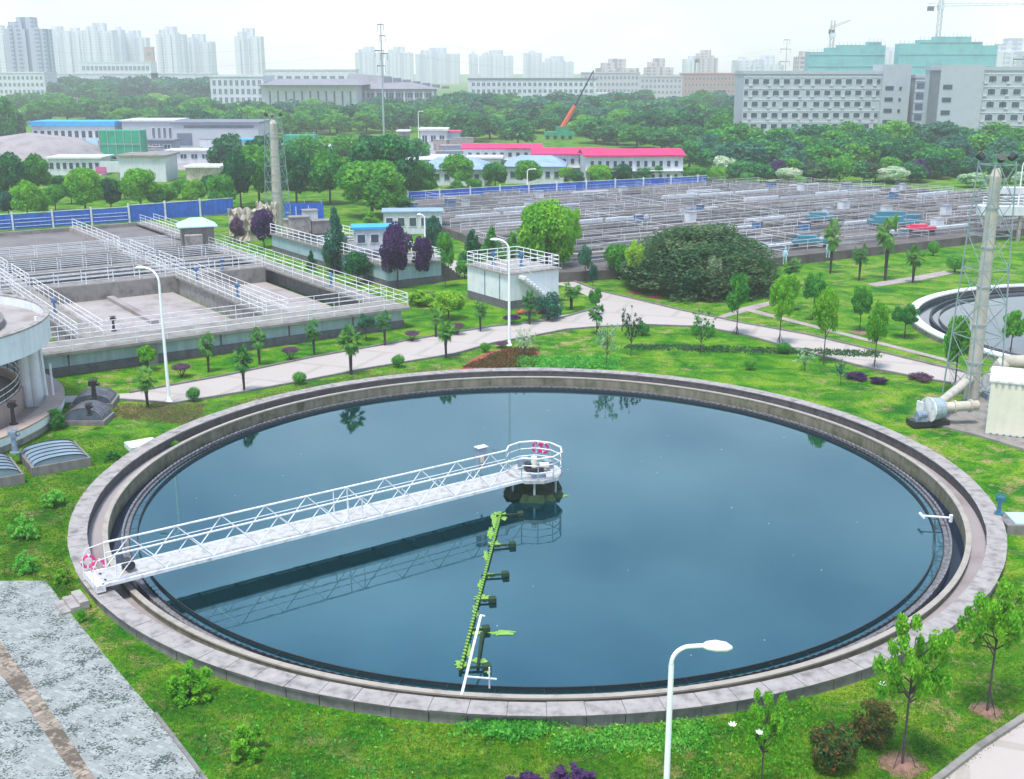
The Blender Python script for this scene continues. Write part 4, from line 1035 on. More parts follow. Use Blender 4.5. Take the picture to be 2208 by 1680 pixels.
def machine(px, py, L, mat, label, h=1.0):
    p = G(px, py, FZ); t = thing('belt_machine', label, 'machine', (p.x, p.y, FZ))
    MB().box(p.x, p.y, FZ + .5, L, 1.3, h * .45, R(5)).box(p.x - L * .1, p.y, FZ + .5 + h * .45, L * .55, 1.0, h * .4, R(5)).build('body', mat, t)
    for s in (-1, 1): MB().box(p.x + s * L * .4, p.y, FZ, .2, 1.1, .499, R(5)).build('leg', 'black_metal', t)
machine(1748, 533, 4.2, 'machine_teal', 'teal machine at the front edge of the old basins behind a palm')
machine(1768, 480, 3.6, 'machine_teal', 'teal machine in the old basins left of the tall palm')
machine(1925, 490, 6.5, 'machine_teal', 'long teal machine to the right of the tallest palm')
machine(1985, 503, 3.4, 'red_paint', 'red machine lying at the right end of the old basins', .7)
machine(1930, 478, 6.5, 'machine_teal', 'teal covered machine behind another long teal one')
# white elevated channels at right edge
p = G(2150, 520, 0)
t = thing('elevated_channel', 'white elevated channel on posts behind the stack at right', 'channel', (p.x, p.y, 0))
MB().box(p.x + 7, p.y, 3.2, 19, 1.6, 1.1, R(-4)).build('trough', 'off_white', t)
MB().box(p.x + 9, p.y + 6, 5.2, 16, 1.6, .8, R(-4)).build('trough', 'off_white', t)
for k in range(6): MB().box(p.x + k * 3.3 - .8, p.y - .1 * k, 0, .35, .35, 3.198).build('leg', 'concrete_pale', t)
for k in range(5): MB().box(p.x + 2.5 + k * 3.4, p.y + 6 - .1 * k, 0, .35, .35, 5.198).build('leg', 'concrete_pale', t)
railing((p.x - 2, p.y + .6), (p.x + 16, p.y - .6), 4.3, 'white railing on the elevated channel behind the stack at right', parts=True, sp=1.8, r=.05)
# small utility things
def person(px, py, label, shirt, h=1.68, z=FZ):
    p = G(px, py, z); t = thing('person', label, 'person', p)
    me = bpy.data.meshes.new('body'); s = h / 1.7
    V = [(0, 0, .95), (0, 0, 1.15), (0, 0, 1.38), (0, 0, 1.5), (0, 0, 1.6), (0, 0, 1.68), (.1, 0, .92), (.12, .03, .5), (.13, -.02, .08), (.13, .12, .04), (-.1, 0, .92), (-.12, -.08, .5), (-.13, -.14, .08), (-.13, 0, .04), (.18, 0, 1.4), (.24, -.02, 1.12), (.2, .18, 1.0), (-.18, 0, 1.4), (-.25, 0, 1.12), (-.24, .12, .88)]
    Ed = [(0, 1), (1, 2), (2, 3), (3, 4), (4, 5), (0, 6), (6, 7), (7, 8), (8, 9), (0, 10), (10, 11), (11, 12), (12, 13), (2, 14), (14, 15), (15, 16), (2, 17), (17, 18), (18, 19)]
    me.from_pydata([(a * s, -b * s, c * s) for a, b, c in V], Ed, [])
    o = bpy.data.objects.new('body', me); col.objects.link(o); o.parent = t
    md = o.modifiers.new('s', 'SKIN'); o.modifiers.new('d', 'SUBSURF').levels = 1
    rad = [.15, .13, .15, .06, .09, .085, .09, .07, .045, .04, .09, .07, .045, .04, .065, .045, .03, .065, .045, .03]
    for i, r in enumerate(rad): me.skin_vertices[0].data[i].radius = (r * s, r * s)
    me.skin_vertices[0].data[0].use_root = True
    me.materials.append(MATS[shirt])
    MB().tube((p.x, p.y, z + 1.66 * s), (p.x, p.y, z + 1.76 * s), .1, .08, 10).build('hat', 'off_white', t)
person(1692, 570, 'person in pale blue work clothes at the front edge of the old basins', 'roof_ice', z=FZ)
person(1785, 556, 'person in a light shirt near the teal machine', 'roof_ice', z=FZ)

# =================================================================== mid-distance buildings
def by_px(x0, x1, ybase, ytop):
    p = G((x0 + x1) / 2, ybase, 0); return Xat(x0, ytop, p.y), Xat(x1, ytop, p.y), p.y, Zat((x0 + x1) / 2, ytop, p.y)
def shed(x0, x1, ybase, ytop, depth, label, wall, roof, a=0.0, rh=1.5, hipped=False, wins=0, door=False, name='site_shed', cat='shed', roofpx=None):
    xa, xb, y, z = by_px(x0, x1, ybase, ytop)
    return boxthing(name, label, cat, (xa + xb) / 2, y + depth / 2, 0, (xb - xa), depth, z, a, wall, roof, rh, .5, None, wins, 'glass', door, hipped)
def row_windows(t, x0, x1, y, z0, z1, nx, nz, mat='glass', wf=.55, hf=.5, fr=None, sill=None):
    pr = None
    for j in range(nz):
        for i in range(nx):
            cx_ = x0 + (x1 - x0) * (i + .5) / nx; cz_ = z0 + (z1 - z0) * (j + .5) / nz
            w_ = (x1 - x0) / nx * wf; h_ = (z1 - z0) / nz * hf
            if pr is None:
                pr = window(fr, t, cx_ - w_ / 2, cx_ + w_ / 2, y, cz_ - h_ / 2, cz_ + h_ / 2, mat); b0 = (cx_, cz_)
            else:
                dx = cx_ - b0[0]; c = math.cos(fr[2]) if fr else 1; s = math.sin(fr[2]) if fr else 0
                part_copy(pr, t, (dx * c, dx * s, cz_ - b0[1]))
# red roof dormitory
def gable(mb, x0, x1, y0, y1, z, h, ov=.5, th=.25):
    ym = (y0 + y1) / 2; X0_, X1_, Y0_, Y1_ = x0 - ov, x1 + ov, y0 - ov, y1 + ov
    v = [(X0_, Y0_, z), (X1_, Y0_, z), (X1_, Y1_, z), (X0_, Y1_, z), (X0_, ym, z + h), (X1_, ym, z + h)]
    v2 = [(a, b, c + th) for a, b, c in v]
    mb.add(v + v2, [(0, 1, 5, 4), (4, 5, 2, 3), (6, 10, 11, 7), (10, 9, 8, 11), (0, 6, 7, 1), (3, 2, 8, 9), (0, 4, 10, 6), (4, 3, 9, 10), (1, 7, 11, 5), (5, 11, 8, 2)]); return mb
def dorm(px0, px1, ybase, yeave, ang, depth, hroof, label, nx):
    a = G(px0, ybase, 0); d = (Xat(px1, ybase, a.y) - a.x)
    L = d / math.cos(ang); fr = (a.x, a.y, ang); z = Zat(px0, yeave, a.y)
    t = thing('dormitory', label, 'building', (a.x, a.y, 0))
    MB(fr).bx(0, L, 0, depth, 0, z).build('wall', 'off_white', t)
    gable(MB(fr), 0, L, 0, depth, z + .02, hroof).build('roof', 'roof_red', t)
    row_windows(t, .5, L - .5, 0, z * .02, z * .98, nx, 2, 'glass', .42, .42, fr)
    MB(fr).bx(0, L, -.9, -.02, z * .5 - .1, z * .5 + .05).build('balcony', 'white_paint', t)
    for k in range(int(L / 3.6) + 1): MB(fr).bx(k * 3.6, k * 3.6 + .1, -.05, -.012, 0, z).build('wall_strip', 'white_paint', t)
    return t
dorm(1262, 1472, 398, 338, R(3), 9, .9, 'white two storey dormitory block with bright red roof, right hand block', 12)
dorm(1150, 1300, 386, 334, R(-2), 9, .9, 'white two storey dormitory with bright red roof, middle block', 8)
dorm(1000, 1165, 366, 322, R(0), 9, .7, 'white dormitory with bright red roof, farthest left block', 9)
def hall(x0, x1, ybase, yeave, hr, depth, ang, label, roof='roof_blue', wins=5):
    a = G(x0, ybase, 0); L = Xat(x1, ybase, a.y) - a.x; z = Zat(x0, yeave, a.y); fr = (a.x, a.y, ang)
    t = thing('site_hall', label, 'building', (a.x, a.y, 0))
    MB(fr).bx(0, L, 0, depth, 0, z).build('wall', 'off_white', t)
    hip(MB(fr), L / 2, depth / 2, z + .02, L, depth, hr * .65, 0, .5, .55).build('roof', roof, t)
    row_windows(t, .5, L - .5, 0, z * .25, z * .85, wins, 1, 'glass', .5, .6, fr); return t
hall(905, 1045, 400, 366, 2.8, 14, R(-3), 'white single storey hall with blue hipped roof behind the round hedge trees', wins=6)
hall(1090, 1215, 396, 360, 2.6, 13, R(-3), 'white hall with blue hipped roof directly in front of the red roofed dormitory', wins=6)
hall(880, 1010, 372, 345, .6, 14, 0, 'long white flat building with white roof left of the blue roofed hall', 'off_white', 5)
shed(1010, 1080, 372, 342, 8, 'plain white box building between the blue roofed halls', 'off_white', 'off_white', rh=.3)
shed(906, 962, 322, 282, 8, 'pale grey stepped site office with white roof far back', 'off_white', 'off_white', rh=.5, wins=3)
shed(955, 990, 318, 286, 6, 'turquoise and white container stack beside the pale site office', 'roof_ice', 'red_paint', rh=.4)
shed(858, 880, 322, 284, 5, 'small pinkish site box left of the pale site office', 'concrete_pale', 'off_white', rh=.3)
# left construction area
shed(68, 245, 312, 272, 10, 'long low shed with bright blue flat roof far left', 'off_white', 'roof_cyan', rh=1.3, wins=12)
t = shed(372, 556, 318, 267, 18, 'long grey flat roofed hall beyond the construction site', 'wall_grey', 'roof_dark', rh=.5, name='works_hall', cat='building')
xa, xb, y, z = by_px(372, 556, 318, 267)
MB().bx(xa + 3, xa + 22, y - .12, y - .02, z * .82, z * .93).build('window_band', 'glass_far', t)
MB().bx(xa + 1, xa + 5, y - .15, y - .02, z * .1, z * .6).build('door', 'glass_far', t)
t = shed(262, 375, 312, 262, 14, 'grey entrance building with tall dark openings beside the grey hall', 'wall_grey', 'off_white', rh=.4, name='works_hall', cat='building')
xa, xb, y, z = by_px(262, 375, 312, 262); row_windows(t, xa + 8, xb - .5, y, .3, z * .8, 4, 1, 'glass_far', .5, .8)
shed(300, 372, 336, 304, 6, 'grey container office in front of the grey hall', 'motor_grey', 'roof_dark', rh=.3, wins=3)
shed(255, 355, 392, 338, 8, 'white corrugated shed in front of the construction site', 'off_white', 'concrete', rh=.3)
shed(360, 500, 352, 326, 5, 'long white site wall building with dark posts', 'off_white', 'off_white', rh=.3, wins=6)
shed(103, 215, 378, 342, 7, 'row of white site containers left of the white shed', 'off_white', 'off_white', rh=.3, wins=8)
shed(512, 575, 335, 305, 6, 'small shed with bright blue roof right of the grey hall', 'off_white', 'roof_cyan', rh=.5, a=R(-4))
shed(635, 760, 352, 326, 7, 'low white shed behind the green net scaffold in the middle', 'off_white', 'off_white', rh=.3, wins=5)
shed(690, 770, 345, 318, 6, 'beige low wall building behind the round trees', 'beige_rock', 'off_white', rh=.3)
shed(400, 470, 392, 362, 6, 'small beige hut with pale roof among the rear trees', 'beige_rock', 'off_white', rh=.3)
def panelthing(x0, x1, yb, y0, y1, mat, label, name='hoarding', cat='hoarding', th=.3):
    p = G((x0 + x1) / 2, yb, 0); t = thing(name, label, cat, (p.x, p.y, 0)); xa, xb = Xat(x0, y1, p.y), Xat(x1, y1, p.y)
    z0, z1 = max(0, Zat(x0, y0, p.y)), Zat(x0, y1, p.y)
    MB().bx(xa, xb, p.y, p.y + th, z0, z1).build('panel', mat, t)
    MB().bx(xa + .2, xa + .4, p.y + th + .01, p.y + th + .2, 0, z1 - .2).bx(xb - .4, xb - .2, p.y + th + .01, p.y + th + .2, 0, z1 - .2).build('posts', 'steel', t)
    return t, xa, xb, p.y, z0, z1
t, xa, xb, y, z0, z1 = panelthing(154, 178, 345, 325, 306, 'cyan_panel', 'bright cyan billboard with a white mark, left one', 'billboard', 'billboard')
MB().bx(xa + .8, xa + 1.8, y - .05, y - .01, z0 + .8, z0 + 1.2).bx(xa + 1.4, xb - .6, y - .05, y - .01, z0 + .5, z0 + .75).build('marking', 'white_paint', t)
t, xa, xb, y, z0, z1 = panelthing(180, 210, 345, 325, 299, 'roof_ice', 'pale blue billboard with a pink picture, right one', 'billboard', 'billboard')
MB().bx(xa + 1.2, xa + 2.2, y - .05, y - .01, z0 + .5, z0 + 1.6).build('marking', 'pink_panel', t)
MB().bx(xa, xa + .5, y - .05, y - .01, z0, z1).build('edge_panel', 'cyan_panel', t)
panelthing(205, 228, 390, 375, 360, 'pink_panel', 'small pink billboard beside the white corrugated shed', 'billboard', 'billboard')
def scaffold(x0, x1, yb, yt, depth, label):
    xa, xb, y, z = by_px(x0, x1, yb, yt); t = thing('scaffold', label, 'scaffold', ((xa + xb) / 2, y, 0))
    MB().bx(xa, xb, y, y + depth, z * .25, z).build('net', 'net_green', t)
    mb = MB()
    for k in range(int((xb - xa) / 1.8) + 1):
        mb.bx(xa + k * 1.8, xa + k * 1.8 + .12, y - .15, y - .02, 0, z + .8)
    mb.build('tubes', 'steel', t)
    MB().bx(xa, xb, y - .2, y - .152, z * .6, z * .6 + .15).build('ledger', 'steel', t); return t
panelthing(215, 256, 385, 372, 348, 'off_white', 'short white hoarding left of the white corrugated shed')
panelthing(455, 512, 370, 352, 332, 'off_white', 'white hoarding among the trees below the grey hall')
panelthing(0, 100, 392, 378, 362, 'off_white', 'long white hoarding at the left below the gravel mound')
scaffold(212, 300, 355, 282, 5, 'green netted scaffold block with a red flag in the construction site at left')
scaffold(610, 678, 345, 292, 5, 'green netted scaffold block behind the rear stack')
scaffold(222, 262, 372, 346, 3, 'small green netted frame in front of the larger one at left')
a = G(240, 345, 0)
fg = thing('flag', 'red flag hanging in front of the green scaffold', 'flag', (a.x, a.y - 1, 0))
za = Zat(240, 300, a.y)
MB().tube((a.x + 1.2, a.y - 1, 0), (a.x + 1.2, a.y - 1, za + 2.5), .06, .05, 6).build('mast', 'steel', fg)
MB().add([(a.x + 1.1, a.y - 1.0, za + .6), (a.x + 1.1, a.y - .95, za - .6), (a.x - 1.7, a.y - 1.1, za - 2.1), (a.x - 1.9, a.y - 1.05, za - .8)], [(0, 1, 2, 3)])
mb = MB(); mb.add([(a.x + 1.1, a.y - 1.0, za + .9), (a.x + 1.1, a.y - .95, za - .5), (a.x - .3, a.y - 1.15, za - 1.1), (a.x - 1.7, a.y - 1.0, za - 2.1), (a.x - 1.9, a.y - 1.05, za - .7), (a.x - .4, a.y - 1.2, za + .2)], [(0, 1, 2, 5), (5, 2, 3, 4)]); mb.build('cloth', 'red_paint', fg)
# gravel mound
c = G(20, 365, 0); mb = MB(); n = 40; vs = [(c.x, c.y + 12, Zat(20, 286, c.y + 12))]
for rad, hz in ((.55, .8), (.85, .35), (1.0, -.03)):
    for k in range(n):
        a = 2 * PI * k / n; q = rad * (1 + .06 * math.sin(3 * a)); vs.append((c.x + 19 * q * math.cos(a), c.y + 12 + 16 * q * math.sin(a), vs[0][2] * hz))
fs = [(0, 1 + i, 1 + (i + 1) % n) for i in range(n)]
for j in range(2):
    for i in range(n): fs.append((1 + j * n + i, 1 + (j + 1) * n + i, 1 + (j + 1) * n + (i + 1) % n, 1 + j * n + (i + 1) % n))
mb.add(vs, fs); tag(mb.build('gravel_mound', 'scree', smooth=True), 'long grey gravel mound at the left edge of the construction site', 'mound')
# site clutter
random.seed(5)
for k in range(64):
    px = random.choice([random.uniform(60, 520), random.uniform(60, 520), random.uniform(600, 780), random.uniform(840, 1000)]); py = random.uniform(318, 352)
    p = G(px, py, 0); L = random.uniform(2.5, 7); mt, nm = random.choice([('off_white', 'white'), ('off_white', 'white'), ('concrete_pale', 'pale grey'), ('motor_grey', 'grey'), ('orange', 'orange'), ('pump_blue', 'blue')])
    boxthing('site_container', '%s container left on the construction site' % nm, 'container', p.x, p.y, 0, L, 2.4, random.uniform(1.8, 2.9), random.uniform(-.2, .2), mt, 'concrete_pale' if mt != 'off_white' else 'roof_dark', .1, .05, '%s containers on the construction site' % nm)
struct('site_yard', MB().poly([G(-40, 372, .02), G(520, 365, .02), (G(1010, 365, .02)), G(1000, 312, .02), G(-40, 306, .02)], .02), 'scree')

# grey dormitories at right
def slab_block(px0, px1, ybase, ytop, depth, ang, label, nx, nz, extra=None):
    a = G(px0, ybase, 0); L = (Xat(px1, ybase, a.y) - a.x) / math.cos(ang); z = Zat(px0, ytop, a.y); fr = (a.x, a.y, ang)
    t = thing('residence_block', label, 'building', (a.x, a.y, 0))
    MB(fr).bx(0, L, 0, depth, 0, z).build('wall', 'wall_grey', t)
    MB(fr).bx(-.2, L + .2, -.2, depth + .2, z + .003, z + .9).build('parapet', 'wall_grey', t)
    for j in range(1, nz + 1):
        MB(fr).bx(-.05, L + .05, -.12, -.003, z * j / (nz + .3), z * j / (nz + .3) + .22).build('floor_band', 'off_white', t)
    return t, fr, L, z
t, fr, L, z = slab_block(1597, 1945, 312, 160, 13, R(0), 'long grey six storey residence block on the right, left hand wing', 16, 6)
fh = z / 6.3
def wing_windows(t, fr, L, z, fh, nx, skip=()):
    pr = None; n = 0
    w0 = window(fr, t, 0, 1.05, 0, 0, fh * .42, mull=False)
    smb = MB(fr); smb.bx(0, .95, -.3, -.105, -.35, -.05); s0 = smb.build('balcony_box', 'off_white', t)
    c, s = math.cos(fr[2]), math.sin(fr[2]); first = True
    for j in range(6):
        for i in range(nx):
            u = L * (i + .35) / nx + (.5 if i % 2 else -.3)
            if first: w0.location = (u * c, u * s, fh * j + fh * .45); first = False
            elif random.random() < .96: part_copy(w0, t, (u * c, u * s, fh * j + fh * .45))
            if i % 3 == 0: 
                if n == 0: s0.location = (u * c, u * s, fh * j + fh * .45)
                else: part_copy(s0, t, (u * c + 1.3, u * s, fh * j + fh * .4))
                n += 1
wing_windows(t, fr, L * .82, z, fh, 26)
MB(fr).bx(L * .84, L * 1.01, -1.0, 9, 0, z + 2.6).build('stair_tower', 'wall_grey', t)
for j in range(5):
    MB(fr).bx(L * .86, L * .91, -1.1, -1.01, fh * j + fh * .9, fh * j + fh * 1.25).build('window', 'glass', t)
    MB(fr).bx(L * .945, L * .96, -1.1, -1.01, fh * j + fh * .9, fh * j + fh * 1.2).build('window', 'glass', t)
t, fr, L, z = slab_block(1962, 2015, 312, 168, 10, R(0), 'recessed grey link block with open balconies between the two residence wings', 3, 6)
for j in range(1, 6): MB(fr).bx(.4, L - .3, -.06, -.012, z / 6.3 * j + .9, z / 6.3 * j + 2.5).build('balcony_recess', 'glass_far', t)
t, fr, L, z = slab_block(2012, 2330, 325, 152, 13, R(-3), 'grey six storey residence block at the right edge of the picture', 14, 6)
wing_windows(t, fr, L, z, z / 6.3, 24)
MB(fr).bx(0, L * .28, -.6, 9, 0, z + 1.4).build('stair_tower', 'wall_grey', t)
for j in range(5): MB(fr).bx(L * .02, L * .08, -.7, -.61, z / 6.3 * (j + .85), z / 6.3 * (j + 1.2)).build('window', 'glass', t)

# white campus buildings
def big(px0, px1, ybase, ytop, depth, mat, label, nx=0, nz=0, wm='glass_far', wf=.5, hf=.5, ang=0.0, name='campus_building', roof=None, z0f=.08):
    a = G(px0, ybase, 0); L = (Xat(px1, ybase, a.y) - a.x); z = Zat(px0, ytop, a.y); fr = (a.x, a.y, ang)
    t = thing(name, label, 'building', (a.x, a.y, 0)); MB(fr).bx(0, L, 0, depth, 0, z).build('wall', mat, t)
    if nx: row_windows(t, L * .02, L * .98, 0, z * z0f, z * .96, nx, nz, wm, wf, hf, fr)
    MB(fr).bx(-.3, L + .3, -.3, depth + .3, z + .004, z + .8).build('roof', roof or mat, t)
    return t, fr, L, z
t, fr, L, z = big(458, 572, 250, 166, 26, 'off_white', 'white four storey campus building with large square windows left of the slate roof', 9, 4, wf=.5, hf=.62)
t, fr, L, z = big(572, 770, 250, 188, 30, 'off_white', 'white campus hall with tall narrow slit windows under a long slate roof', 11, 1, wf=.22, hf=.78, roof='off_white')
hip(MB(fr), L * .52, 16, z + .9, L * 1.08, 40, 2.6, 0, 1, .8).build('slate_roof', 'roof_slate', t)
t, fr, L, z = big(770, 935, 246, 196, 26, 'wall_grey', 'grey glazed campus wing with white columns and stepped slate roof', 12, 3, wf=.8, hf=.7)
for k in range(9): MB(fr).bx(L * k / 8 - .4, L * k / 8 + .4, -1.2, -.35, 0, z).build('column', 'off_white', t)
mb = MB(fr); vs = [(-4, -2, z + .9), (L + 4, -2, z + .9), (L + 4, 28, z + .9), (-4, 28, z + .9), (-4, 4, z + 8), (L * .35, 8, z + 6.5), (L * .35, 26, z + 6.5), (-4, 26, z + 8)]
mb.add(vs, [(0, 1, 5, 4), (1, 2, 6, 5), (4, 5, 6, 7), (2, 3, 7, 6), (0, 4, 7, 3)]); mb.build('slate_roof', 'roof_slate', t)
for k in range(7): MB(fr).bx(L * .35 + k * 4.6, L * .35 + k * 4.6 + 3.5, 3 + k * .2, 6 + k * .2, z + .95, z + 6.6 - k * .75).build('roof_step', 'roof_dark', t)
big(1010, 1285, 238, 172, 20, 'off_white', 'long pale colonnaded school building with a flat top frame behind the crane', 24, 4, wf=.55, hf=.5, roof='roof_dark')
big(1285, 1375, 228, 203, 10, 'off_white', 'low white hall at the right end of the colonnaded school', 0, 0)
big(-20, 102, 225, 158, 20, 'off_white', 'white campus building with small windows at the left edge', 12, 4)
big(98, 345, 214, 160, 20, 'off_white', 'long white low campus wing behind the dark wood at left', 14, 2, wf=.6, hf=.4)
big(330, 460, 214, 160, 18, 'off_white', 'white flat campus wing just left of the four storey building', 6, 1, wf=.5, hf=.3)
big(178, 330, 200, 135, 18, 'off_white', 'white terrace building with glazed top floor above the left campus wing', 16, 3, wf=.7, hf=.5)
big(318, 336, 195, 103, 6, 'brown_brick', 'red brown open topped stair tower between the left high rises', 1, 4, wf=.6, hf=.4, name='tower_building')
big(575, 770, 220, 152, 14, 'off_white', 'thin white roofed building with pale top behind the slate roof', 10, 2, wf=.6, hf=.4)
for i, (a, b, yt, nx, mt) in enumerate(((1255, 1378, 158, 14, 'res_wall'), (1378, 1470, 166, 10, 'res_wall'), (1470, 1600, 160, 16, 'brown_brick'))):
    big(a, b, 222, yt, 14, mt, ['pale apartment row behind the mobile crane', 'pale apartment row with pinkish gable in the centre right distance', 'reddish apartment row left of the grey residence block'][i], nx, 4, wf=.5, hf=.5, name='apartment_row')
# high rises
def highrise(x0, x1, ytop, dist, mat, label, steps=0, seed=0):
    rd = random.Random(seed + int(x0)); xa = Xat(x0, 150, dist); xb = Xat(x1, 150, dist); z = Zat(x0, ytop, dist); L = xb - xa; dp = max(16, L * .4)
    t = thing('high_rise', label, 'high rise', ((xa + xb) / 2, dist, 0))
    MB().bx(xa, xb, dist, dist + dp, 0, z - (5 if steps else 0)).build('tower', mat, t)
    MB().bx(xa + L * .3, xa + L * .7, dist + 3, dist + dp - 3, z - (5 if steps else 0) + .01, z + 3.5).build('roof_house', mat, t)
    n = max(2, int(L / 9))
    for k in range(n):
        u = xa + L * (k + .5) / n; MB().bx(u - 1.6, u + 1.6, dist - 1.5, dist - .01, 0, z - rd.uniform(2, 8)).build('bay', mat, t)
    if steps:
        MB().bx(xa + L * .12, xa + L * .45, dist + 1, dist + dp - 1, z - 4.99, z).build('roof_step', mat, t)
    return t
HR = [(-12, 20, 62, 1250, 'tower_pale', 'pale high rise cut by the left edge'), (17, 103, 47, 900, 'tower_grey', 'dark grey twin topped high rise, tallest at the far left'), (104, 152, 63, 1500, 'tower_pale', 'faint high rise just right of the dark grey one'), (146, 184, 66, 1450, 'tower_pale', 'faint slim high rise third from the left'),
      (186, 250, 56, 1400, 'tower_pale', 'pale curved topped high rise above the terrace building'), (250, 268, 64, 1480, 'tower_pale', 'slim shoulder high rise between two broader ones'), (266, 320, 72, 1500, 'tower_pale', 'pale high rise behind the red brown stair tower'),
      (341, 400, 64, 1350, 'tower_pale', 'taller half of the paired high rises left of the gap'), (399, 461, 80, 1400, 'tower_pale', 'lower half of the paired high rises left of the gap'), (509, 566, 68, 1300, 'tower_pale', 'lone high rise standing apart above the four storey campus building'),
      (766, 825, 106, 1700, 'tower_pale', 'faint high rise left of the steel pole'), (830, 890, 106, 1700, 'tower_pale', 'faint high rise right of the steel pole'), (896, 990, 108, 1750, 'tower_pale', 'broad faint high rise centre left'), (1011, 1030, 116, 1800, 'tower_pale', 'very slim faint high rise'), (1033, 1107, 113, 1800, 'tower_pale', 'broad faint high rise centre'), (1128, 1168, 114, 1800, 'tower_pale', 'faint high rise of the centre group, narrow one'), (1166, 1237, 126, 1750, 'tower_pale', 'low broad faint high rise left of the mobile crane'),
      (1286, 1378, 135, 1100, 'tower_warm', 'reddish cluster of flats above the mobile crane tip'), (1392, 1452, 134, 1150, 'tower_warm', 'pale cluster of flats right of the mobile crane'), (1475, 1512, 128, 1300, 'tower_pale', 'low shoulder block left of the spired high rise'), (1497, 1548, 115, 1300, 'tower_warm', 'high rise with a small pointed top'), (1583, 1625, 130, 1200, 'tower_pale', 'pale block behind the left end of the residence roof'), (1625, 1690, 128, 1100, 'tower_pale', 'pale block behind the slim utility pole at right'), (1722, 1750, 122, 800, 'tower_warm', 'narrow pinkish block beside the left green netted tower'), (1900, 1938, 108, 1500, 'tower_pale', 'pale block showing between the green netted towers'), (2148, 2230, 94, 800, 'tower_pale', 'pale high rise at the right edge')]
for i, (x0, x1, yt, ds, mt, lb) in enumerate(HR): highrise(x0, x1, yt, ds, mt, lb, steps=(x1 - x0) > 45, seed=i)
def netted(x0, x1, dist, prof, label):
    xa = Xat(x0, 150, dist); xb = Xat(x1, 150, dist); t = thing('netted_tower', label, 'building site', ((xa + xb) / 2, dist, 0)); L = xb - xa
    for k, (f0_, f1_, yt) in enumerate(prof):
        MB().bx(xa + L * f0_, xa + L * f1_, dist + k * .3, dist + 8 - k * .3, 0, Zat(x0, yt, dist)).build('netted_section', 'net_teal', t)
        for z in np.arange(4, Zat(x0, yt, dist), 6.0):
            MB().bx(xa + L * f0_ + .1, xa + L * f1_ - .1, dist + k * .3 - .25, dist + k * .3 - .02, z, z + .25).build('scaffold_band', 'steel', t)
        mb = MB()
        for u in np.arange(xa + L * f0_, xa + L * f1_, 2.2): mb.bx(u, u + .15, dist + k * .3 - .2, dist + k * .3 - .05, Zat(x0, yt, dist), Zat(x0, yt, dist) + 1.6)
        mb.build('scaffold_tips', 'steel', t)
netted(1742, 1920, 640, [(0, .22, 112), (.22, .36, 103), (.36, .72, 97), (.72, .87, 90), (.87, .93, 98)], 'teal netted tower under construction behind the left residence wing')
netted(1936, 2148, 620, [(0, .2, 94), (.2, .36, 86), (.36, .72, 79), (.72, .84, 90), (.84, 1, 98)], 'larger teal netted tower under construction right of the first')
def tcrane(px, ybot, ytop, dist, jx0, jy0, jx1, jy1, label):
    x = Xat(px, ytop, dist); t = thing('tower_crane', label, 'crane', (x, dist, 0)); z1 = Zat(px, ytop, dist); s = .9
    mb = MB()
    for a in (-s, s):
        for b in (-s, s): mb.tube((x + a, dist + b, 0), (x + a, dist + b, z1), .18, .18, 4)
    z = 0; k = 0
    while z < z1 - 3: mb.tube((x - s, dist - s, z), (x + s, dist - s, z + 3), .12, .12, 4); z += 3
    mb.build('mast', 'crane_steel', t)
    a = Vector((Xat(jx0, jy0, dist), dist, Zat(jx0, jy0, dist))); b = Vector((Xat(jx1, jy1, dist), dist, Zat(jx1, jy1, dist)))
    mb = MB(); up = Vector((0, 0, 1.5)); n = 18
    mb.tube(a, b, .16, .16, 4).tube(a + up, b + up * .3, .12, .12, 4)
    for k in range(n): mb.tube(a.lerp(b, k / n), (a + up).lerp(b + up * .3, (k + .5) / n), .08, .08, 4)
    mb.build('jib', 'crane_steel', t)
    MB().bx(a.x, a.x + 3, dist - 1, dist + 1, a.z - 2.2, a.z).build('counterweight', 'concrete_dark', t)
    MB().bx(x - 1.4, x + 1.4, dist - 1.4, dist + 1.4, z1 - 9, z1 - 6.5).build('cab', 'off_white', t)
tcrane(2032, 80, -18, 630, 2001, 14, 2300, 9, 'tower crane with long level jib above the larger netted tower')
tcrane(1797, 92, 44, 660, 1788, 64, 1834, 44, 'tower crane with short raised jib above the left netted tower')
# mobile crane
p = G(1205, 300, 0); y = p.y
t = thing('mobile_crane', 'mobile crane with raised red boom and dark lattice tip behind the red roofs', 'crane', (p.x, y, 0))
a = Vector((Xat(1208, 283, y), y, Zat(1208, 283, y))); m_ = Vector((Xat(1240, 228, y), y, Zat(1240, 228, y))); b = Vector((Xat(1280, 152, y), y, Zat(1280, 152, y)))
MB().tube(a, m_, .85, .6, 6).build('boom', 'orange', t)
MB().tube(m_, b, .28, .18, 5).build('lattice_tip', 'black_metal', t)
MB().tube(b, b - Vector((0, 0, 7)), .05, .05, 4).build('hoist_rope', 'black_metal', t)
MB().box(p.x, y, .6, 9, 2.6, 1.6).box(p.x + 1, y, 2.2, 4, 2.4, 1.6).build('chassis', 'net_green', t)
for k in range(4): MB().tube((p.x - 3.5 + k * 2.3, y - 1.35, .6), (p.x - 3.5 + k * 2.3, y - 1.0, .6), .6, .6, 12).build('wheel', 'black_metal', t)
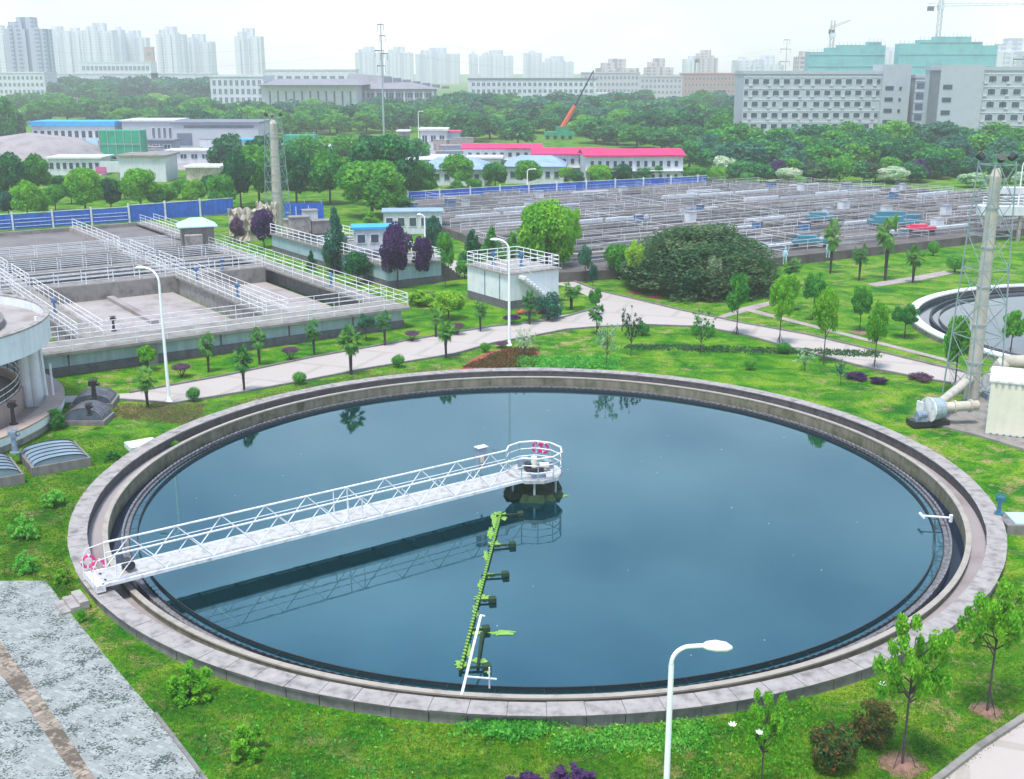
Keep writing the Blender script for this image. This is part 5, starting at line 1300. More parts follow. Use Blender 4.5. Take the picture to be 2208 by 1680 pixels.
# utility poles
def upole(px, ybase, ytop, arms, label, r=.35):
    p = G(px, ybase, 0); z = Zat(px, ytop, p.y); t = thing('utility_pole', label, 'utility pole', (p.x, p.y, 0)); k_ = p.y / F
    MB().tube((p.x, p.y, 0), (p.x, p.y, z), r, r * .45, 8).build('pole', 'steel', t)
    for (ya, w0, w1) in arms:
        zz_ = Zat(px, ya, p.y); MB().tube((p.x - w0 * k_, p.y, zz_), (p.x + w1 * k_, p.y, zz_), .16, .1, 5).build('crossarm', 'black_metal', t)
        for sx_ in (-w0 * .95, w1 * .95): MB().tube((p.x + sx_ * k_, p.y, zz_), (p.x + sx_ * k_, p.y, zz_ - 2.0), .07, .07, 4).build('insulator', 'black_metal', t)
upole(828, 297, 50, [(53, 7, 6), (77, 3, 9), (109, 14, 5), (142, 10, 7), (115, 2, 13)], 'tall steel utility pole with crossarms in the centre left distance')
upole(1688, 240, 85, [(86, 7, 6), (106, 13, 9), (133, 14, 8)], 'slim dark utility pole above the left residence wing', .3)
upole(2187, 290, 120, [(128, 20, 18)], 'distant pole at the far right above the residence block', .3)

# =================================================================== vegetation
def quads(C, Nn, S, asp=1.0):
    """leaf faces: centres C, normals Nn, sizes S"""
    n = len(C); r = rng.normal(size=(n, 3)); T = np.cross(Nn, r); T /= np.linalg.norm(T, axis=1)[:, None] + 1e-9
    B = np.cross(Nn, T); B /= np.linalg.norm(B, axis=1)[:, None] + 1e-9
    S = S[:, None]
    V = np.stack([C - T * S, C - B * S * asp * .6, C + T * S, C + B * S * asp * .6], 1).reshape(-1, 3)
    return V
def norm(a): return a / (np.linalg.norm(a, axis=1)[:, None] + 1e-9)
def crown_pts(lobes, n, shell=.3, jit=.8):
    L = np.array(lobes); w = L[:, 3] ** 2; idx = rng.choice(len(L), n, p=w / w.sum())
    d = norm(rng.normal(size=(n, 3))); rad = L[idx, 3] * (1 - shell * rng.random(n) ** 1.5)
    sc3 = np.ones((n, 3)); sc3[:, 2] = .85
    C = L[idx, :3] + d * sc3 * rad[:, None]
    return C, norm(d + jit * rng.normal(size=(n, 3)))
PROTO = {}
def mesh_np(name, V, mats, loops=None, tri=None, mi=None, extra=None):
    nq = len(V) // 4
    vs = V; nf = nq; fl_ = np.arange(nq * 4)
    me = bpy.data.meshes.new(name)
    if extra:   # extra = (verts, faces) quads with material 1
        ev, ef = extra; off = len(vs); vs = np.vstack([vs, np.array(ev)]); fl_ = np.concatenate([fl_, np.array(ef).ravel() + off]); nf += len(ef)
    me.vertices.add(len(vs)); me.vertices.foreach_set('co', vs.astype(np.float32).ravel())
    me.loops.add(nf * 4); me.loops.foreach_set('vertex_index', fl_.astype(np.int32))
    me.polygons.add(nf); me.polygons.foreach_set('loop_start', np.arange(nf, dtype=np.int32) * 4); me.polygons.foreach_set('loop_total', np.full(nf, 4, dtype=np.int32))
    for m in mats: me.materials.append(MATS[m])
    if extra:
        mi = np.zeros(nf, dtype=np.int32); mi[nq:] = 1; me.polygons.foreach_set('material_index', mi)
    me.update(calc_edges=True)
    return me
def trunk_geo(segs):
    V = []; Fq = []
    for p, q, r1, r2 in segs:
        p = np.array(p, float); q = np.array(q, float); d = q - p; d /= np.linalg.norm(d) + 1e-9
        u = np.cross(d, [0, .3, 1.0]) if abs(d[2]) < .95 else np.cross(d, [1, 0, 0]); u /= np.linalg.norm(u); w = np.cross(d, u); o = len(V)
        for c, r in ((p, r1), (q, r2)):
            for k in range(6):
                a = 2 * PI * k / 6; V.append(c + (u * math.cos(a) + w * math.sin(a)) * r)
        for k in range(6): Fq.append((o + k, o + (k + 1) % 6, o + 6 + (k + 1) % 6, o + 6 + k))
    return V, Fq
def lobes_round(seed, cb=.18, k=22, rx=.33, rr_=(.13, .22)):
    rd = random.Random(seed); L = [(0, 0, (1 + cb) / 2, .30)]
    for i in range(k):
        a = rd.uniform(0, 2 * PI); z = rd.uniform(-.75, 1.0); q = math.sqrt(max(0, 1 - z * z)) * rx
        L.append((q * math.cos(a), q * math.sin(a), cb + (1 - cb) * (.5 + z * .36), rd.uniform(*rr_)))
    return L
def lobes_cone(seed, cb=.08, k=24):
    rd = random.Random(seed); L = []
    for i in range(k):
        t_ = i / (k - 1); a = rd.uniform(0, 2 * PI); q = (.30 * (1 - t_) ** .7) * rd.uniform(.5, 1)
        L.append((q * math.cos(a), q * math.sin(a), cb + .1 + (.85 - cb) * t_, .2 * (1 - t_ * .62)))
    return L
def proto(kind, var, leaf):
    key = (kind, var, leaf)
    if key in PROTO: return PROTO[key]
    seed = hash((kind, var)) % 1000 if False else sum(map(ord, kind)) * 7 + var * 31
    rd = random.Random(seed); segs = []; cr = None
    if kind in ('round', 'far'):
        L = lobes_round(seed, .16 if kind == 'round' else .08, 24); n = 7500 if kind == 'round' else 2600; s = .032 if kind == 'round' else .050
        C, Nn = crown_pts(L, n); cr = quads(C, Nn, s * (0.6 + .8 * rng.random(n)))
        segs = [((0, 0, 0), (.01, 0, .3), .028, .02), ((.01, 0, .3), (.12, .02, .6), .016, .008), ((.01, 0, .3), (-.1, .06, .62), .016, .008), ((.01, 0, .3), (0, -.1, .65), .014, .007)]
    elif kind == 'cone':
        L = lobes_cone(seed); n = 4200; C, Nn = crown_pts(L, n); cr = quads(C, Nn, .028 * (.6 + .8 * rng.random(n)))
        segs = [((0, 0, 0), (0, 0, .7), .03, .01)]
    elif kind == 'sap':      # young street tree: long clean trunk, lumpy open crown
        rd2 = rd; L = []
        for i in range(17):
            a = rd.uniform(0, 2 * PI); z = rd.uniform(-.8, 1); q = math.sqrt(max(0, 1 - z * z)) * .33
            L.append((q * math.cos(a), q * math.sin(a), .40 + .5 * (.5 + z * .45), rd.uniform(.10, .17)))
        L.append((0, 0, .65, .24)); n = 5200; C, Nn = crown_pts(L, n, .6); cr = quads(C, Nn, .026 * (.6 + .8 * rng.random(n)))
        segs = [((0, 0, 0), (.012, 0, .42), .022, .016)] + [((.012, 0, .34 + .03 * k), (L[k][0], L[k][1], L[k][2]), .010, .004) for k in range(10)]
        for k in range(3):
            a = 2.1 * k; segs.append(((.16 * math.cos(a), .16 * math.sin(a), 0), (.01, 0, .15), .006, .006))
    elif kind == 'sparse':   # very open, twiggy
        segs = [((0, 0, 0), (.01, .0, .5), .014, .010)]; pts = []
        for i in range(34):
            a = rd.uniform(0, 2 * PI); z0 = rd.uniform(.22, .6); q = rd.uniform(.15, .46); z1 = min(.98, z0 + rd.uniform(.1, .42)); e = (q * math.cos(a), q * math.sin(a), z1)
            segs.append(((.005, 0, z0), e, .005, .002)); pts.append((*e, rd.uniform(.04, .085)))
            pts.append((e[0] * .6, e[1] * .6, (z0 * .4 + z1 * .6), .045))
        segs.append(((.01, 0, .5), (0, 0, .93), .009, .003)); pts.append((0, 0, .95, .05))
        n = 1500; C, Nn = crown_pts(pts, n, .9); cr = quads(C, Nn, .021 * (.6 + .8 * rng.random(n)))
    elif kind == 'magnolia': # near the camera: tufts of big leaves at branch ends
        segs = [((0, 0, 0), (.02, 0, .42), .017, .013), ((.02, 0, .42), (.03, 0, .82), .012, .005)]; pts = []
        for i in range(30):
            a = rd.uniform(0, 2 * PI); z0 = rd.uniform(.40, .7); q = rd.uniform(.16, .45); z1 = min(.97, z0 + rd.uniform(.05, .26)); e = (q * math.cos(a), q * math.sin(a), z1)
            segs.append(((.02, 0, z0), e, .007, .003)); pts.append((*e, rd.uniform(.05, .085)))
            if rd.random() < .6: pts.append((e[0] * .6, e[1] * .6, z0 * .5 + z1 * .5, .05))
        pts.append((.03, 0, .93, .07))
        n = 9000; C, Nn = crown_pts(pts, n, .9, 1.0); cr = quads(C, Nn, .0165 * (.6 + .8 * rng.random(n)))
        for k in range(3):
            a = 2.1 * k + .5; segs.append(((.17 * math.cos(a), .17 * math.sin(a), 0), (.01, 0, .19), .005, .005))
    elif kind == 'bush':
        L = lobes_round(seed, -.1, 22, .36, (.10, .18)); n = 3600; C, Nn = crown_pts(L, n, .5); cr = quads(C, Nn, .030 * (.6 + .8 * rng.random(n))); cr = cr[:]
        segs = [((0, 0, 0), (0, 0, .4), .04, .02)]
    elif kind == 'ball':
        L = [(0, 0, .55, .44)] + [(.1 * rd.uniform(-1, 1), .1 * rd.uniform(-1, 1), .55 + .1 * rd.uniform(-1, 1), .40) for _ in range(8)]; n = 3200
        C, Nn = crown_pts(L, n, .15, .5); cr = quads(C, Nn, .030 * (.6 + .8 * rng.random(n))); segs = [((0, 0, 0), (0, 0, .4), .05, .04)]
    elif kind == 'mush':     # clipped umbrella shrub on short stems
        L = [(.3 * math.cos(a), .3 * math.sin(a), .70, .18) for a in np.linspace(0, 6, 12)] + [(0, 0, .76, .22)] + [(.15 * math.cos(a), .15 * math.sin(a), .78, .18) for a in (0, 2, 4)]
        n = 2400; C, Nn = crown_pts(L, n, .4); cr = quads(C, Nn, .030 * (.6 + .8 * rng.random(n)))
        segs = [((.02 * math.cos(a), .02 * math.sin(a), 0), (.26 * math.cos(a), .26 * math.sin(a), .62), .02, .012) for a in np.linspace(0, 5.3, 7)]
    elif kind == 'loosebush':
        L = []
        for i in range(40):
            a = rd.uniform(0, 2 * PI); q = .45 * math.sqrt(rd.random()); L.append((q * math.cos(a), q * math.sin(a), rd.uniform(.05, .95) * (1 - q * .9), rd.uniform(.07, .13)))
            if i % 2: segs.append(((0, 0, 0), L[-1][:3], .008, .004))
        n = 4200; C, Nn = crown_pts(L, n, .7, 1.0); cr = quads(C, Nn, .034 * (.6 + .8 * rng.random(n)))
    elif kind == 'dome':
        L = []
        for i in range(150):
            a = rd.uniform(0, 2 * PI); z = rd.random(); q = math.sqrt(max(0, 1 - z * z)) * .44 * (.90 + .14 * rd.random())
            L.append((q * math.cos(a), q * math.sin(a), z * rd.uniform(.76, .90) - .02, rd.uniform(.04, .10)))
        L += [(.2 * math.cos(a), .2 * math.sin(a), .48, .27) for a in range(7)] + [(.3 * math.cos(a), .3 * math.sin(a), .3, .19) for a in np.linspace(0, 6, 14)] + [(0, 0, .6, .3)]
        n = 42000; C, Nn = crown_pts(L, n, .2); cr = quads(C, Nn, .0125 * (.6 + .8 * rng.random(n))); segs = [((0, 0, 0), (0, 0, .5), .02, .01)]
    elif kind == 'palm':
        Vq = []
        for f in range(30):
            a = rd.uniform(0, 2 * PI); el = rd.uniform(-.75, 1.25) if f > 5 else rd.uniform(-1.2, -.8)
            d = np.array([math.cos(a) * math.cos(el), math.sin(a) * math.cos(el), math.sin(el) * .8]); hub = d * rd.uniform(.18, .27) + np.array([0, 0, .74])
            side = np.cross(d, [0, 0, 1]); side /= np.linalg.norm(side) + 1e-9; up = np.cross(side, d)
            Vq += [np.array([0, 0, .72]), np.array([0, 0, .735]), hub + up * .004, hub - up * .004]
            for g_ in range(13):
                b = (g_ / 12 - .5) * 3.7; dd = d * math.cos(b) + side * math.sin(b); dd = dd + np.array([0, 0, -.28]) * abs(math.sin(b)) ; ln = rd.uniform(.17, .24) * (1 - .15 * abs(b) / 2)
                pe = np.cross(dd, up); pe /= np.linalg.norm(pe) + 1e-9; m_ = hub + dd * ln * .55
                Vq += [hub, m_ + pe * .017, hub + dd * ln + np.array([0, 0, -.03]), m_ - pe * .017]
        cr = np.array(Vq)
        segs = [((0, 0, 0), (.01, 0, .35), .045, .055), ((.01, 0, .35), (0, 0, .70), .06, .085)]
    V, Fq = trunk_geo(segs)
    lm = leaf
    if kind == 'far':
        me = mesh_np('crown', cr, [lm, 'bark'], extra=(V, Fq)); PROTO[key] = (me, None)
    else:
        me = mesh_np('crown', cr, [lm]); tm = bpy.data.meshes.new('trunk'); tm.from_pydata([tuple(v) for v in V], [], Fq); tm.materials.append(MATS['bark_palm' if kind == 'palm' else 'bark']); PROTO[key] = (me, tm)
    return PROTO[key]
def plant(x, y, w, h, kind, leaf, name, label, cat, group=None, var=0, rot=None, z=0.0):
    cm, tm = proto(kind, var, leaf); rot = random.uniform(0, 6.28) if rot is None else rot
    if tm is None:
        o = bpy.data.objects.new(name, cm); col.objects.link(o); o.location = (x, y, z); o.scale = (w, w, h); o.rotation_euler = (0, 0, rot)
        return tag(o, label, cat, group)
    t = thing(name, label, cat, (x, y, z), group); t.rotation_euler = (0, 0, rot)
    c = bpy.data.objects.new('crown' if 'hedge' not in name and 'bush' not in name and 'shrub' not in name else 'foliage', cm); col.objects.link(c); c.parent = t; c.scale = (w, w, h)
    s = bpy.data.objects.new('trunk' if 'tree' in name or 'palm' in name else 'stem', tm); col.objects.link(s); s.parent = t; s.scale = (w, w, h)
    return t
def tpx(px, ybase, ytop, wpx, kind, leaf, name, label, cat, group=None, var=0, k=1.0):
    p = G(px, ybase, 0); w = wpx * math.hypot(p.y, H * .3) / F * k; h = Zat(px, ytop, p.y)
    return plant(p.x, p.y, w, max(h, .3), kind, leaf, name, label, cat, group, var)
random.seed(21)
# palms
PL = [(450, 803, 716, 46, 'palm left of a mauve clipped shrub, first from the left lamp'), (527, 845, 745, 54, 'palm at the near edge of the road in front of the left basin'), (560, 786, 704, 46, 'palm between the buttress and the mauve shrubs before the left basin'), (678, 768, 690, 44, 'palm before the dark plinth of the left basin, between two mauve shrubs'), (757, 808, 702, 66, 'larger palm at the near kerb, reflected in the tank'), (830, 745, 668, 46, 'palm beside the right end wall of the left basin'), (940, 727, 662, 44, 'palm left of the yellow green tree'), (962, 772, 690, 54, 'palm on the kerb to the left of the road lamp'),
      (1036, 715, 645, 40, 'palm in front of the left wall of the white tank'), (1288, 722, 656, 48, 'palm at the near road edge beside the junction'), (1142, 700, 627, 42, 'palm in front of the stairs of the white tank'), (1232, 668, 608, 56, 'palm to the right of the white tank'), (319, 880, 793, 58, 'palm in front of the left street lamp'), (1790, 590, 472, 46, 'tall slim palm at the edge of the right lawn'), (1852, 605, 524, 44, 'short palm left of the tallest palm'), (1908, 605, 460, 60, 'tallest palm with a two tiered head on the right lawn'), (1968, 610, 530, 50, 'palm beside the brown footpath at right'), (1706, 618, 556, 52, 'pale palm right of the big dome bush'), (1636, 640, 562, 42, 'yellowish palm in front of the big dome bush')]
for i, (x, yb_, yt, w_, lb) in enumerate(PL): tpx(x, yb_, yt, w_ * 1.12, 'palm', 'leaf_palm', 'palm_tree', lb, 'palm', var=i % 3)
# clipped round shrubs
for x, yb_, yt, w_, lb in ((418, 866, 834, 34, 'by the left street lamp'), (646, 829, 801, 34, 'between the lamp and the larger palm'), (859, 792, 764, 33, 'on the kerb right of the larger palm'), (1385, 723, 695, 36, 'below the twiggy tree at the junction'), (1690, 763, 737, 34, 'at the foot of a young tree right of the junction'), (1617, 798, 770, 30, 'on the lawn behind the tank'), (1046, 760, 738, 26, 'beside the red flower bed'), (1498, 722, 700, 24, 'left of the leafy sapling'), (1532, 726, 702, 26, 'right of the leafy sapling'), (2012, 552, 518, 28, 'in front of the old basins'), (2058, 588, 545, 44, 'by the end of the brown footpath'), (432, 500, 468, 44, 'behind the pale blue roofed hut')):
    tpx(x, yb_, yt, w_, 'ball', 'leaf_mid', 'round_shrub', 'small round green shrub ' + lb, 'shrub')
for x, yb_, yt, w_, lf, lb in ((392, 813, 782, 44, 'leaf_mauve', 'nearest the left street lamp'), (627, 776, 746, 42, 'leaf_mauve', 'between two palms before the left basin'), (889, 736, 711, 36, 'leaf_mauve', 'right of the basin corner'), (986, 722, 694, 36, 'leaf_mauve', 'near the yellow green tree'), (1183, 692, 662, 34, 'leaf_purple', 'right of the stairs palm'), (1104, 700, 678, 44, 'leaf_purple', 'behind the road lamp'), (1082, 750, 736, 34, 'leaf_mauve', 'at the top of the red flower bed'), (385, 770, 745, 24, 'leaf_mauve', 'close to the plinth of the left basin')):
    tpx(x, yb_, yt, w_, 'mush', lf, 'purple_shrub', 'clipped purple shrub ' + lb, 'shrub')
for x, yb_, w_, lb in ((1848, 818, 56, 'longer'), (1893, 826, 44, 'shorter'), (1985, 820, 60, 'faint rearmost')):
    tpx(x, yb_, yb_ - 16, w_, 'bush', 'leaf_purple' if lb != 'faint rearmost' else 'leaf_mauve', 'low_hedge', lb + ' strip of low dark purple hedge on the lawn behind the tank', 'hedge')
# young trees, right of the junction
YT = [(1680, 742, 588, 58, 'leaf_light', 'bright young tree on the near kerb, first to the right of the junction'), (1752, 690, 581, 62, 'leaf_mid', 'two toned young tree on the far verge'), (1775, 786, 616, 60, 'leaf_light', 'tallest bright young tree on the near kerb'), (1853, 716, 612, 50, 'leaf_mid', 'thin crowned young tree with a bare stem on the far verge'), (1885, 796, 643, 52, 'leaf_light', 'yellow green young tree on the near kerb, third from the junction'), (1950, 728, 650, 62, 'leaf_mid', 'dark round young tree left of the right round tank'), (1588, 722, 586, 58, 'leaf_mid', 'dark round young tree behind the road with its stem against it'), (2058, 845, 675, 82, 'leaf_mid', 'leaning young tree just left of the right stack'), (2178, 762, 665, 62, 'leaf_mid', 'young tree in front of the right round tank'), (1370, 632, 512, 52, 'leaf_yellow', 'yellowish young tree left in front of the dome bush'), (1414, 637, 508, 44, 'leaf_olive', 'thin young tree second in front of the dome bush'), (1535, 645, 545, 40, 'leaf_pale', 'whitish thin tree in front of the dome bush'), (1262, 610, 522, 34, 'leaf_blue', 'small blue green tree beside the white tank'), (1278, 640, 560, 22, 'leaf_blue', 'very slim tree at the junction'), (960, 620, 498, 42, 'leaf_mid', 'slim young tree left of the white tank'), (1285, 680, 618, 34, 'leaf_mid', 'small leafy tree on the grass by the junction'), (318, 800, 743, 46, 'leaf_light', 'light green young tree close to the left basin wall'), (790, 735, 672, 44, 'leaf_blue', 'bluish young tree against the right end of the left basin')]
for i, (x, yb_, yt, w_, lf, lb) in enumerate(YT): tpx(x, yb_, yt, w_ * 1.08, 'sap', lf, 'young_tree', lb, 'tree', var=i % 4)
SP = [(1130, 772, 708, 56, 'leaf_pale', 'open crowned small tree on the red flower bed'), (1308, 792, 694, 56, 'leaf_pale', 'pale twiggy tree on the lawn right of the flower bed'), (1360, 768, 656, 54, 'leaf_olive', 'nearly bare twiggy tree with brown leaves at the junction'), (1510, 762, 670, 62, 'leaf_mid', 'bushy sapling with wrapped base on the lawn behind the tank'), (1735, 800, 752, 50, 'leaf_pale', 'tiny twiggy tree on the lawn behind the tank'), (1812, 830, 772, 36, 'leaf_blue', 'tiny bluish sapling on the lawn at right'), (1140, 690, 660, 50, 'leaf_blue', 'grey leaved shrub at the foot of the white tank stairs'), (1880, 740, 700, 30, 'leaf_mid', 'tiny sapling by the footway at right')]
for i, (x, yb_, yt, w_, lf, lb) in enumerate(SP): tpx(x, yb_, yt, w_ * 1.05, 'sparse', lf, 'sapling_tree', lb, 'tree', var=i % 3)
tpx(1183, 690, 622, 66, 'bush', 'leaf_blue', 'leafy_bush', 'grey green bush in front of the white tank right wall', 'bush')
# middle trees
MT = [(1506, 622, 464, 322, 'dome', 'leaf_olive', 'dome_bush', 'huge dome shaped olive green bush beside the old basins', 'bush'), (1180, 596, 432, 118, 'round', 'leaf_light', 'broad_tree', 'big light green tree standing behind the white tank', 'tree'), (1235, 560, 448, 44, 'sap', 'leaf_light', 'young_tree', 'small light tree at the right shoulder of the big light green tree', 'tree'), (1020, 580, 495, 66, 'cone', 'leaf_dark', 'conifer_tree', 'left conical tree behind the white tank', 'tree'), (1062, 582, 488, 72, 'cone', 'leaf_mid', 'conifer_tree', 'middle conical tree behind the white tank', 'tree'), (1105, 582, 500, 66, 'cone', 'leaf_mid', 'conifer_tree', 'right conical tree behind the white tank', 'tree'), (1150, 590, 512, 70, 'round', 'leaf_blue', 'broad_tree', 'dark blue green tree below the big light green tree', 'tree'),
      (1332, 602, 526, 56, 'round', 'leaf_mid', 'broad_tree', 'round green tree left of the dome bush', 'tree'), (1375, 625, 560, 60, 'round', 'leaf_dark', 'broad_tree', 'dark round tree at the left foot of the dome bush', 'tree'), (1485, 640, 570, 58, 'round', 'leaf_blue', 'broad_tree', 'dark bluish round tree before the middle of the dome bush', 'tree'), (1522, 630, 550, 58, 'round', 'leaf_light', 'broad_tree', 'bright round tree before the middle of the dome bush', 'tree'), (1700, 670, 588, 40, 'round', 'leaf_light', 'broad_tree', 'bright tree partly hidden by another bright young tree', 'tree'),
      (858, 622, 486, 68, 'round', 'leaf_purple', 'purple_tree', 'tall dark purple tree in front of the raised works', 'tree'), (912, 612, 510, 46, 'round', 'leaf_purple', 'purple_tree', 'smaller purple tree just right of the tall purple one', 'tree'), (570, 535, 450, 50, 'round', 'leaf_purple', 'purple_tree', 'dark purple tree in front of the rock screen', 'tree'), (514, 525, 470, 30, 'round', 'leaf_mauve', 'purple_tree', 'thin purple tree at the left end of the rock screen', 'tree'), (724, 590, 446, 76, 'cone', 'leaf_blue', 'cypress_tree', 'tall blue green cypress in front of the raised works', 'tree'), (771, 612, 542, 56, 'round', 'leaf_dark', 'broad_tree', 'dark glossy tree right of the tall cypress', 'tree'), (672, 582, 540, 30, 'cone', 'leaf_dark', 'cypress_tree', 'small dark cypress left of the tall cypress', 'tree'), (716, 585, 553, 32, 'round', 'leaf_light', 'broad_tree', 'small bright tree at the foot of the tall cypress', 'tree'), (967, 688, 625, 70, 'round', 'leaf_yellow', 'yellow_tree', 'yellow green tree left of the white tank', 'tree'), (905, 660, 620, 60, 'loosebush', 'leaf_yellow', 'leafy_bush', 'pale yellow green bush beside the basin corner', 'bush'), (810, 700, 665, 50, 'loosebush', 'leaf_blue', 'leafy_bush', 'blue green bush at the basin end wall', 'bush'), (1002, 600, 560, 40, 'round', 'leaf_mid', 'broad_tree', 'green tree at the left back corner of the white tank', 'tree'),
      (935, 560, 470, 36, 'round', 'leaf_blue', 'broad_tree', 'blue green tree behind the small lamp', 'tree'), (803, 470, 346, 140, 'round', 'leaf_mid', 'broad_tree', 'largest round bright tree in the middle, in front of another dark one', 'tree'), (830, 440, 290, 140, 'round', 'leaf_dark', 'broad_tree', 'big dark tree behind the largest round bright tree', 'tree'), (712, 440, 330, 92, 'round', 'leaf_mid', 'broad_tree', 'green tree left of the largest round tree', 'tree'), (903, 432, 346, 72, 'round', 'leaf_mid', 'broad_tree', 'green tree right of the largest round tree', 'tree'), (880, 462, 425, 60, 'bush', 'leaf_dark', 'leafy_bush', 'dark bush at the left end of the long blue hoarding', 'bush'), (800, 485, 455, 44, 'cone', 'leaf_light', 'conifer_tree', 'small pointed bright tree behind the blue roofed shed', 'tree'), (640, 440, 320, 80, 'round', 'leaf_dark', 'broad_tree', 'dark tree right of the rear stack', 'tree'), (560, 440, 310, 84, 'round', 'leaf_mid', 'broad_tree', 'broad tree left of the rear stack', 'tree'), (520, 450, 330, 70, 'round', 'leaf_dark', 'broad_tree', 'dark tree left of the broad tree by the rear stack', 'tree'), (480, 455, 375, 60, 'round', 'leaf_mid', 'broad_tree', 'tree above the right end of the left hoarding', 'tree')]
for i, (x, yb_, yt, w_, kd, lf, nm, lb, ct) in enumerate(MT): tpx(x, yb_, yt, w_ * 1.1, kd, lf, nm, lb, ct, var=i % 3)
# rows behind the left hoarding
for i, (x, yb_, yt, w_, lf) in enumerate(((60, 472, 393, 66, 'leaf_light'), (185, 458, 362, 74, 'leaf_light'), (305, 452, 362, 76, 'leaf_light'), (420, 448, 388, 50, 'leaf_light'), (120, 455, 400, 44, 'leaf_mid'), (240, 450, 385, 48, 'leaf_dark'), (360, 445, 395, 46, 'leaf_mid'), (30, 440, 330, 64, 'leaf_dark'), (85, 425, 335, 60, 'leaf_mid'), (-10, 440, 345, 60, 'leaf_dark'), (130, 420, 378, 36, 'leaf_dark'), (270, 430, 390, 40, 'leaf_blue'), (455, 440, 380, 46, 'leaf_dark'), (395, 430, 385, 44, 'leaf_mid'), (215, 430, 385, 50, 'leaf_mid'), (340, 450, 405, 40, 'leaf_mid'), (20, 470, 415, 44, 'leaf_blue'), (95, 468, 420, 34, 'leaf_light'), (480, 440, 395, 40, 'leaf_mid'), (155, 440, 392, 40, 'leaf_mid'))):
    tpx(x, yb_, yt, w_ * 1.1, 'round', lf, 'orchard_tree', 'round green tree on the grass behind the blue hoarding at left', 'tree', 'trees behind the left blue hoarding', var=i % 4)
for i, (x, yb_, yt, w_, lf) in enumerate(((984, 408, 335, 70, 'leaf_mid'), (1068, 404, 350, 50, 'leaf_mid'), (1138, 404, 344, 56, 'leaf_mid'), (1220, 400, 358, 36, 'leaf_light'), (1276, 385, 325, 62, 'leaf_mid'), (1292, 402, 355, 54, 'leaf_light'), (1345, 400, 352, 34, 'leaf_dark'), (1322, 398, 362, 30, 'leaf_dark'), (1412, 396, 345, 44, 'leaf_mid'), (1385, 398, 362, 34, 'leaf_dark'), (1438, 394, 360, 30, 'leaf_light'), (1545, 404, 360, 42, 'leaf_light'), (1245, 402, 368, 30, 'leaf_dark'), (930, 418, 388, 34, 'leaf_dark'), (1022, 412, 385, 34, 'leaf_mid'), (985, 418, 388, 30, 'leaf_mid'), (1480, 396, 362, 34, 'leaf_mid'), (1508, 396, 360, 34, 'leaf_mid'))):
    tpx(x, yb_, yt, w_ * 1.12, 'sap' if i % 5 == 3 else 'round', lf, 'kerb_tree', 'round headed tree between the blue hoarding and the site dormitories', 'tree', 'trees before the red roofed dormitories', var=i % 4)
# wood before the residence blocks, and belts of trees behind
def belt(px0, px1, y0, y1, n, h0, h1, w0, w1, leaves, name, label, group, kind='far', seed=1):
    rd = random.Random(seed)
    for k in range(n):
        px = px0 + (px1 - px0) * (k + rd.random()) / n; py = y0 + (y1 - y0) * rd.random()
        p = G(px, py, 0); w_ = rd.uniform(w0, w1); plant(p.x, p.y, w_, rd.uniform(h0, h1), kind, rd.choice(leaves), name, label, 'tree', group, var=rd.randrange(5), rot=rd.uniform(0, 6))
belt(1500, 2230, 382, 396, 20, 3.0, 5.2, 4.5, 7, ['leaf_dark', 'leaf_blue', 'leaf_dark', 'leaf_mid', 'leaf_pale', 'leaf_purple', 'leaf_olive'], 'wood_tree', 'small mixed tree at the front edge of the wood below the grey residences', 'front trees of the right wood', seed=2)
for i, (x, yb_, yt, w_, lf, lb) in enumerate(((1745, 385, 350, 50, 'leaf_purple', 'purple tree in the right wood, left one with a flat head'), (1800, 372, 345, 56, 'leaf_mauve', 'mauve tree high in the right wood'), (1860, 380, 348, 60, 'leaf_purple', 'purple tree in the right wood left of the stack'), (1675, 392, 345, 40, 'leaf_purple', 'narrow purple tree at the left of the right wood'), (1925, 396, 360, 70, 'leaf_pale', 'white flowering tree in the middle of the right wood'), (1700, 396, 362, 60, 'leaf_pale', 'pale leaved tree at the front of the right wood'), (2100, 405, 372, 70, 'leaf_pale', 'white flowering tree behind the stack'), (2205, 405, 370, 50, 'leaf_pale', 'white flowering tree at the right picture edge'), (1655, 392, 372, 30, 'leaf_yellow', 'small yellow tree at the left of the right wood'), (1610, 398, 372, 34, 'leaf_mid', 'small bright tree at the corner of the old basins'), (1725, 400, 380, 30, 'leaf_light', 'small bright shrub tree below the purple one'))):
    tpx(x, yb_, yt, w_, 'round', lf, 'wood_tree', lb, 'tree', var=i % 4)
belt(1480, 2230, 345, 385, 34, 5.0, 7.0, 7, 11, ['leaf_dark', 'leaf_dark', 'leaf_mid', 'leaf_blue'], 'wood_tree', 'dense green tree in the wood below the grey residences', 'trees of the right wood', seed=3)
belt(1480, 2230, 318, 345, 24, 6.0, 8.6, 9, 13, ['leaf_dark', 'leaf_mid', 'leaf_mid', 'leaf_blue'], 'wood_tree', 'tall green tree close below the grey residences', 'rear trees of the right wood', seed=4)
tpx(1975, 330, 262, 80, 'far', 'leaf_blue', 'wood_tree', 'big dark tree standing before the gap between the residence wings', 'tree')
belt(1000, 1620, 270, 318, 34, 6.5, 9.5, 10, 15, ['leaf_dark', 'leaf_blue', 'leaf_dark', 'leaf_mid'], 'belt_tree', 'dark green tree behind the red roofs', 'trees between the red roofs and the far street', seed=5)
belt(930, 1610, 232, 268, 36, 8, 11, 14, 20, ['leaf_dark', 'leaf_blue', 'leaf_mid'], 'belt_tree', 'hazy tree before the distant school and apartments', 'hazy trees before the distant apartments', seed=6)
belt(440, 1010, 262, 300, 26, 6.5, 9.5, 10, 15, ['leaf_mid', 'leaf_mid', 'leaf_dark'], 'belt_tree', 'green tree behind the construction site in the middle', 'trees behind the middle of the site', seed=7)
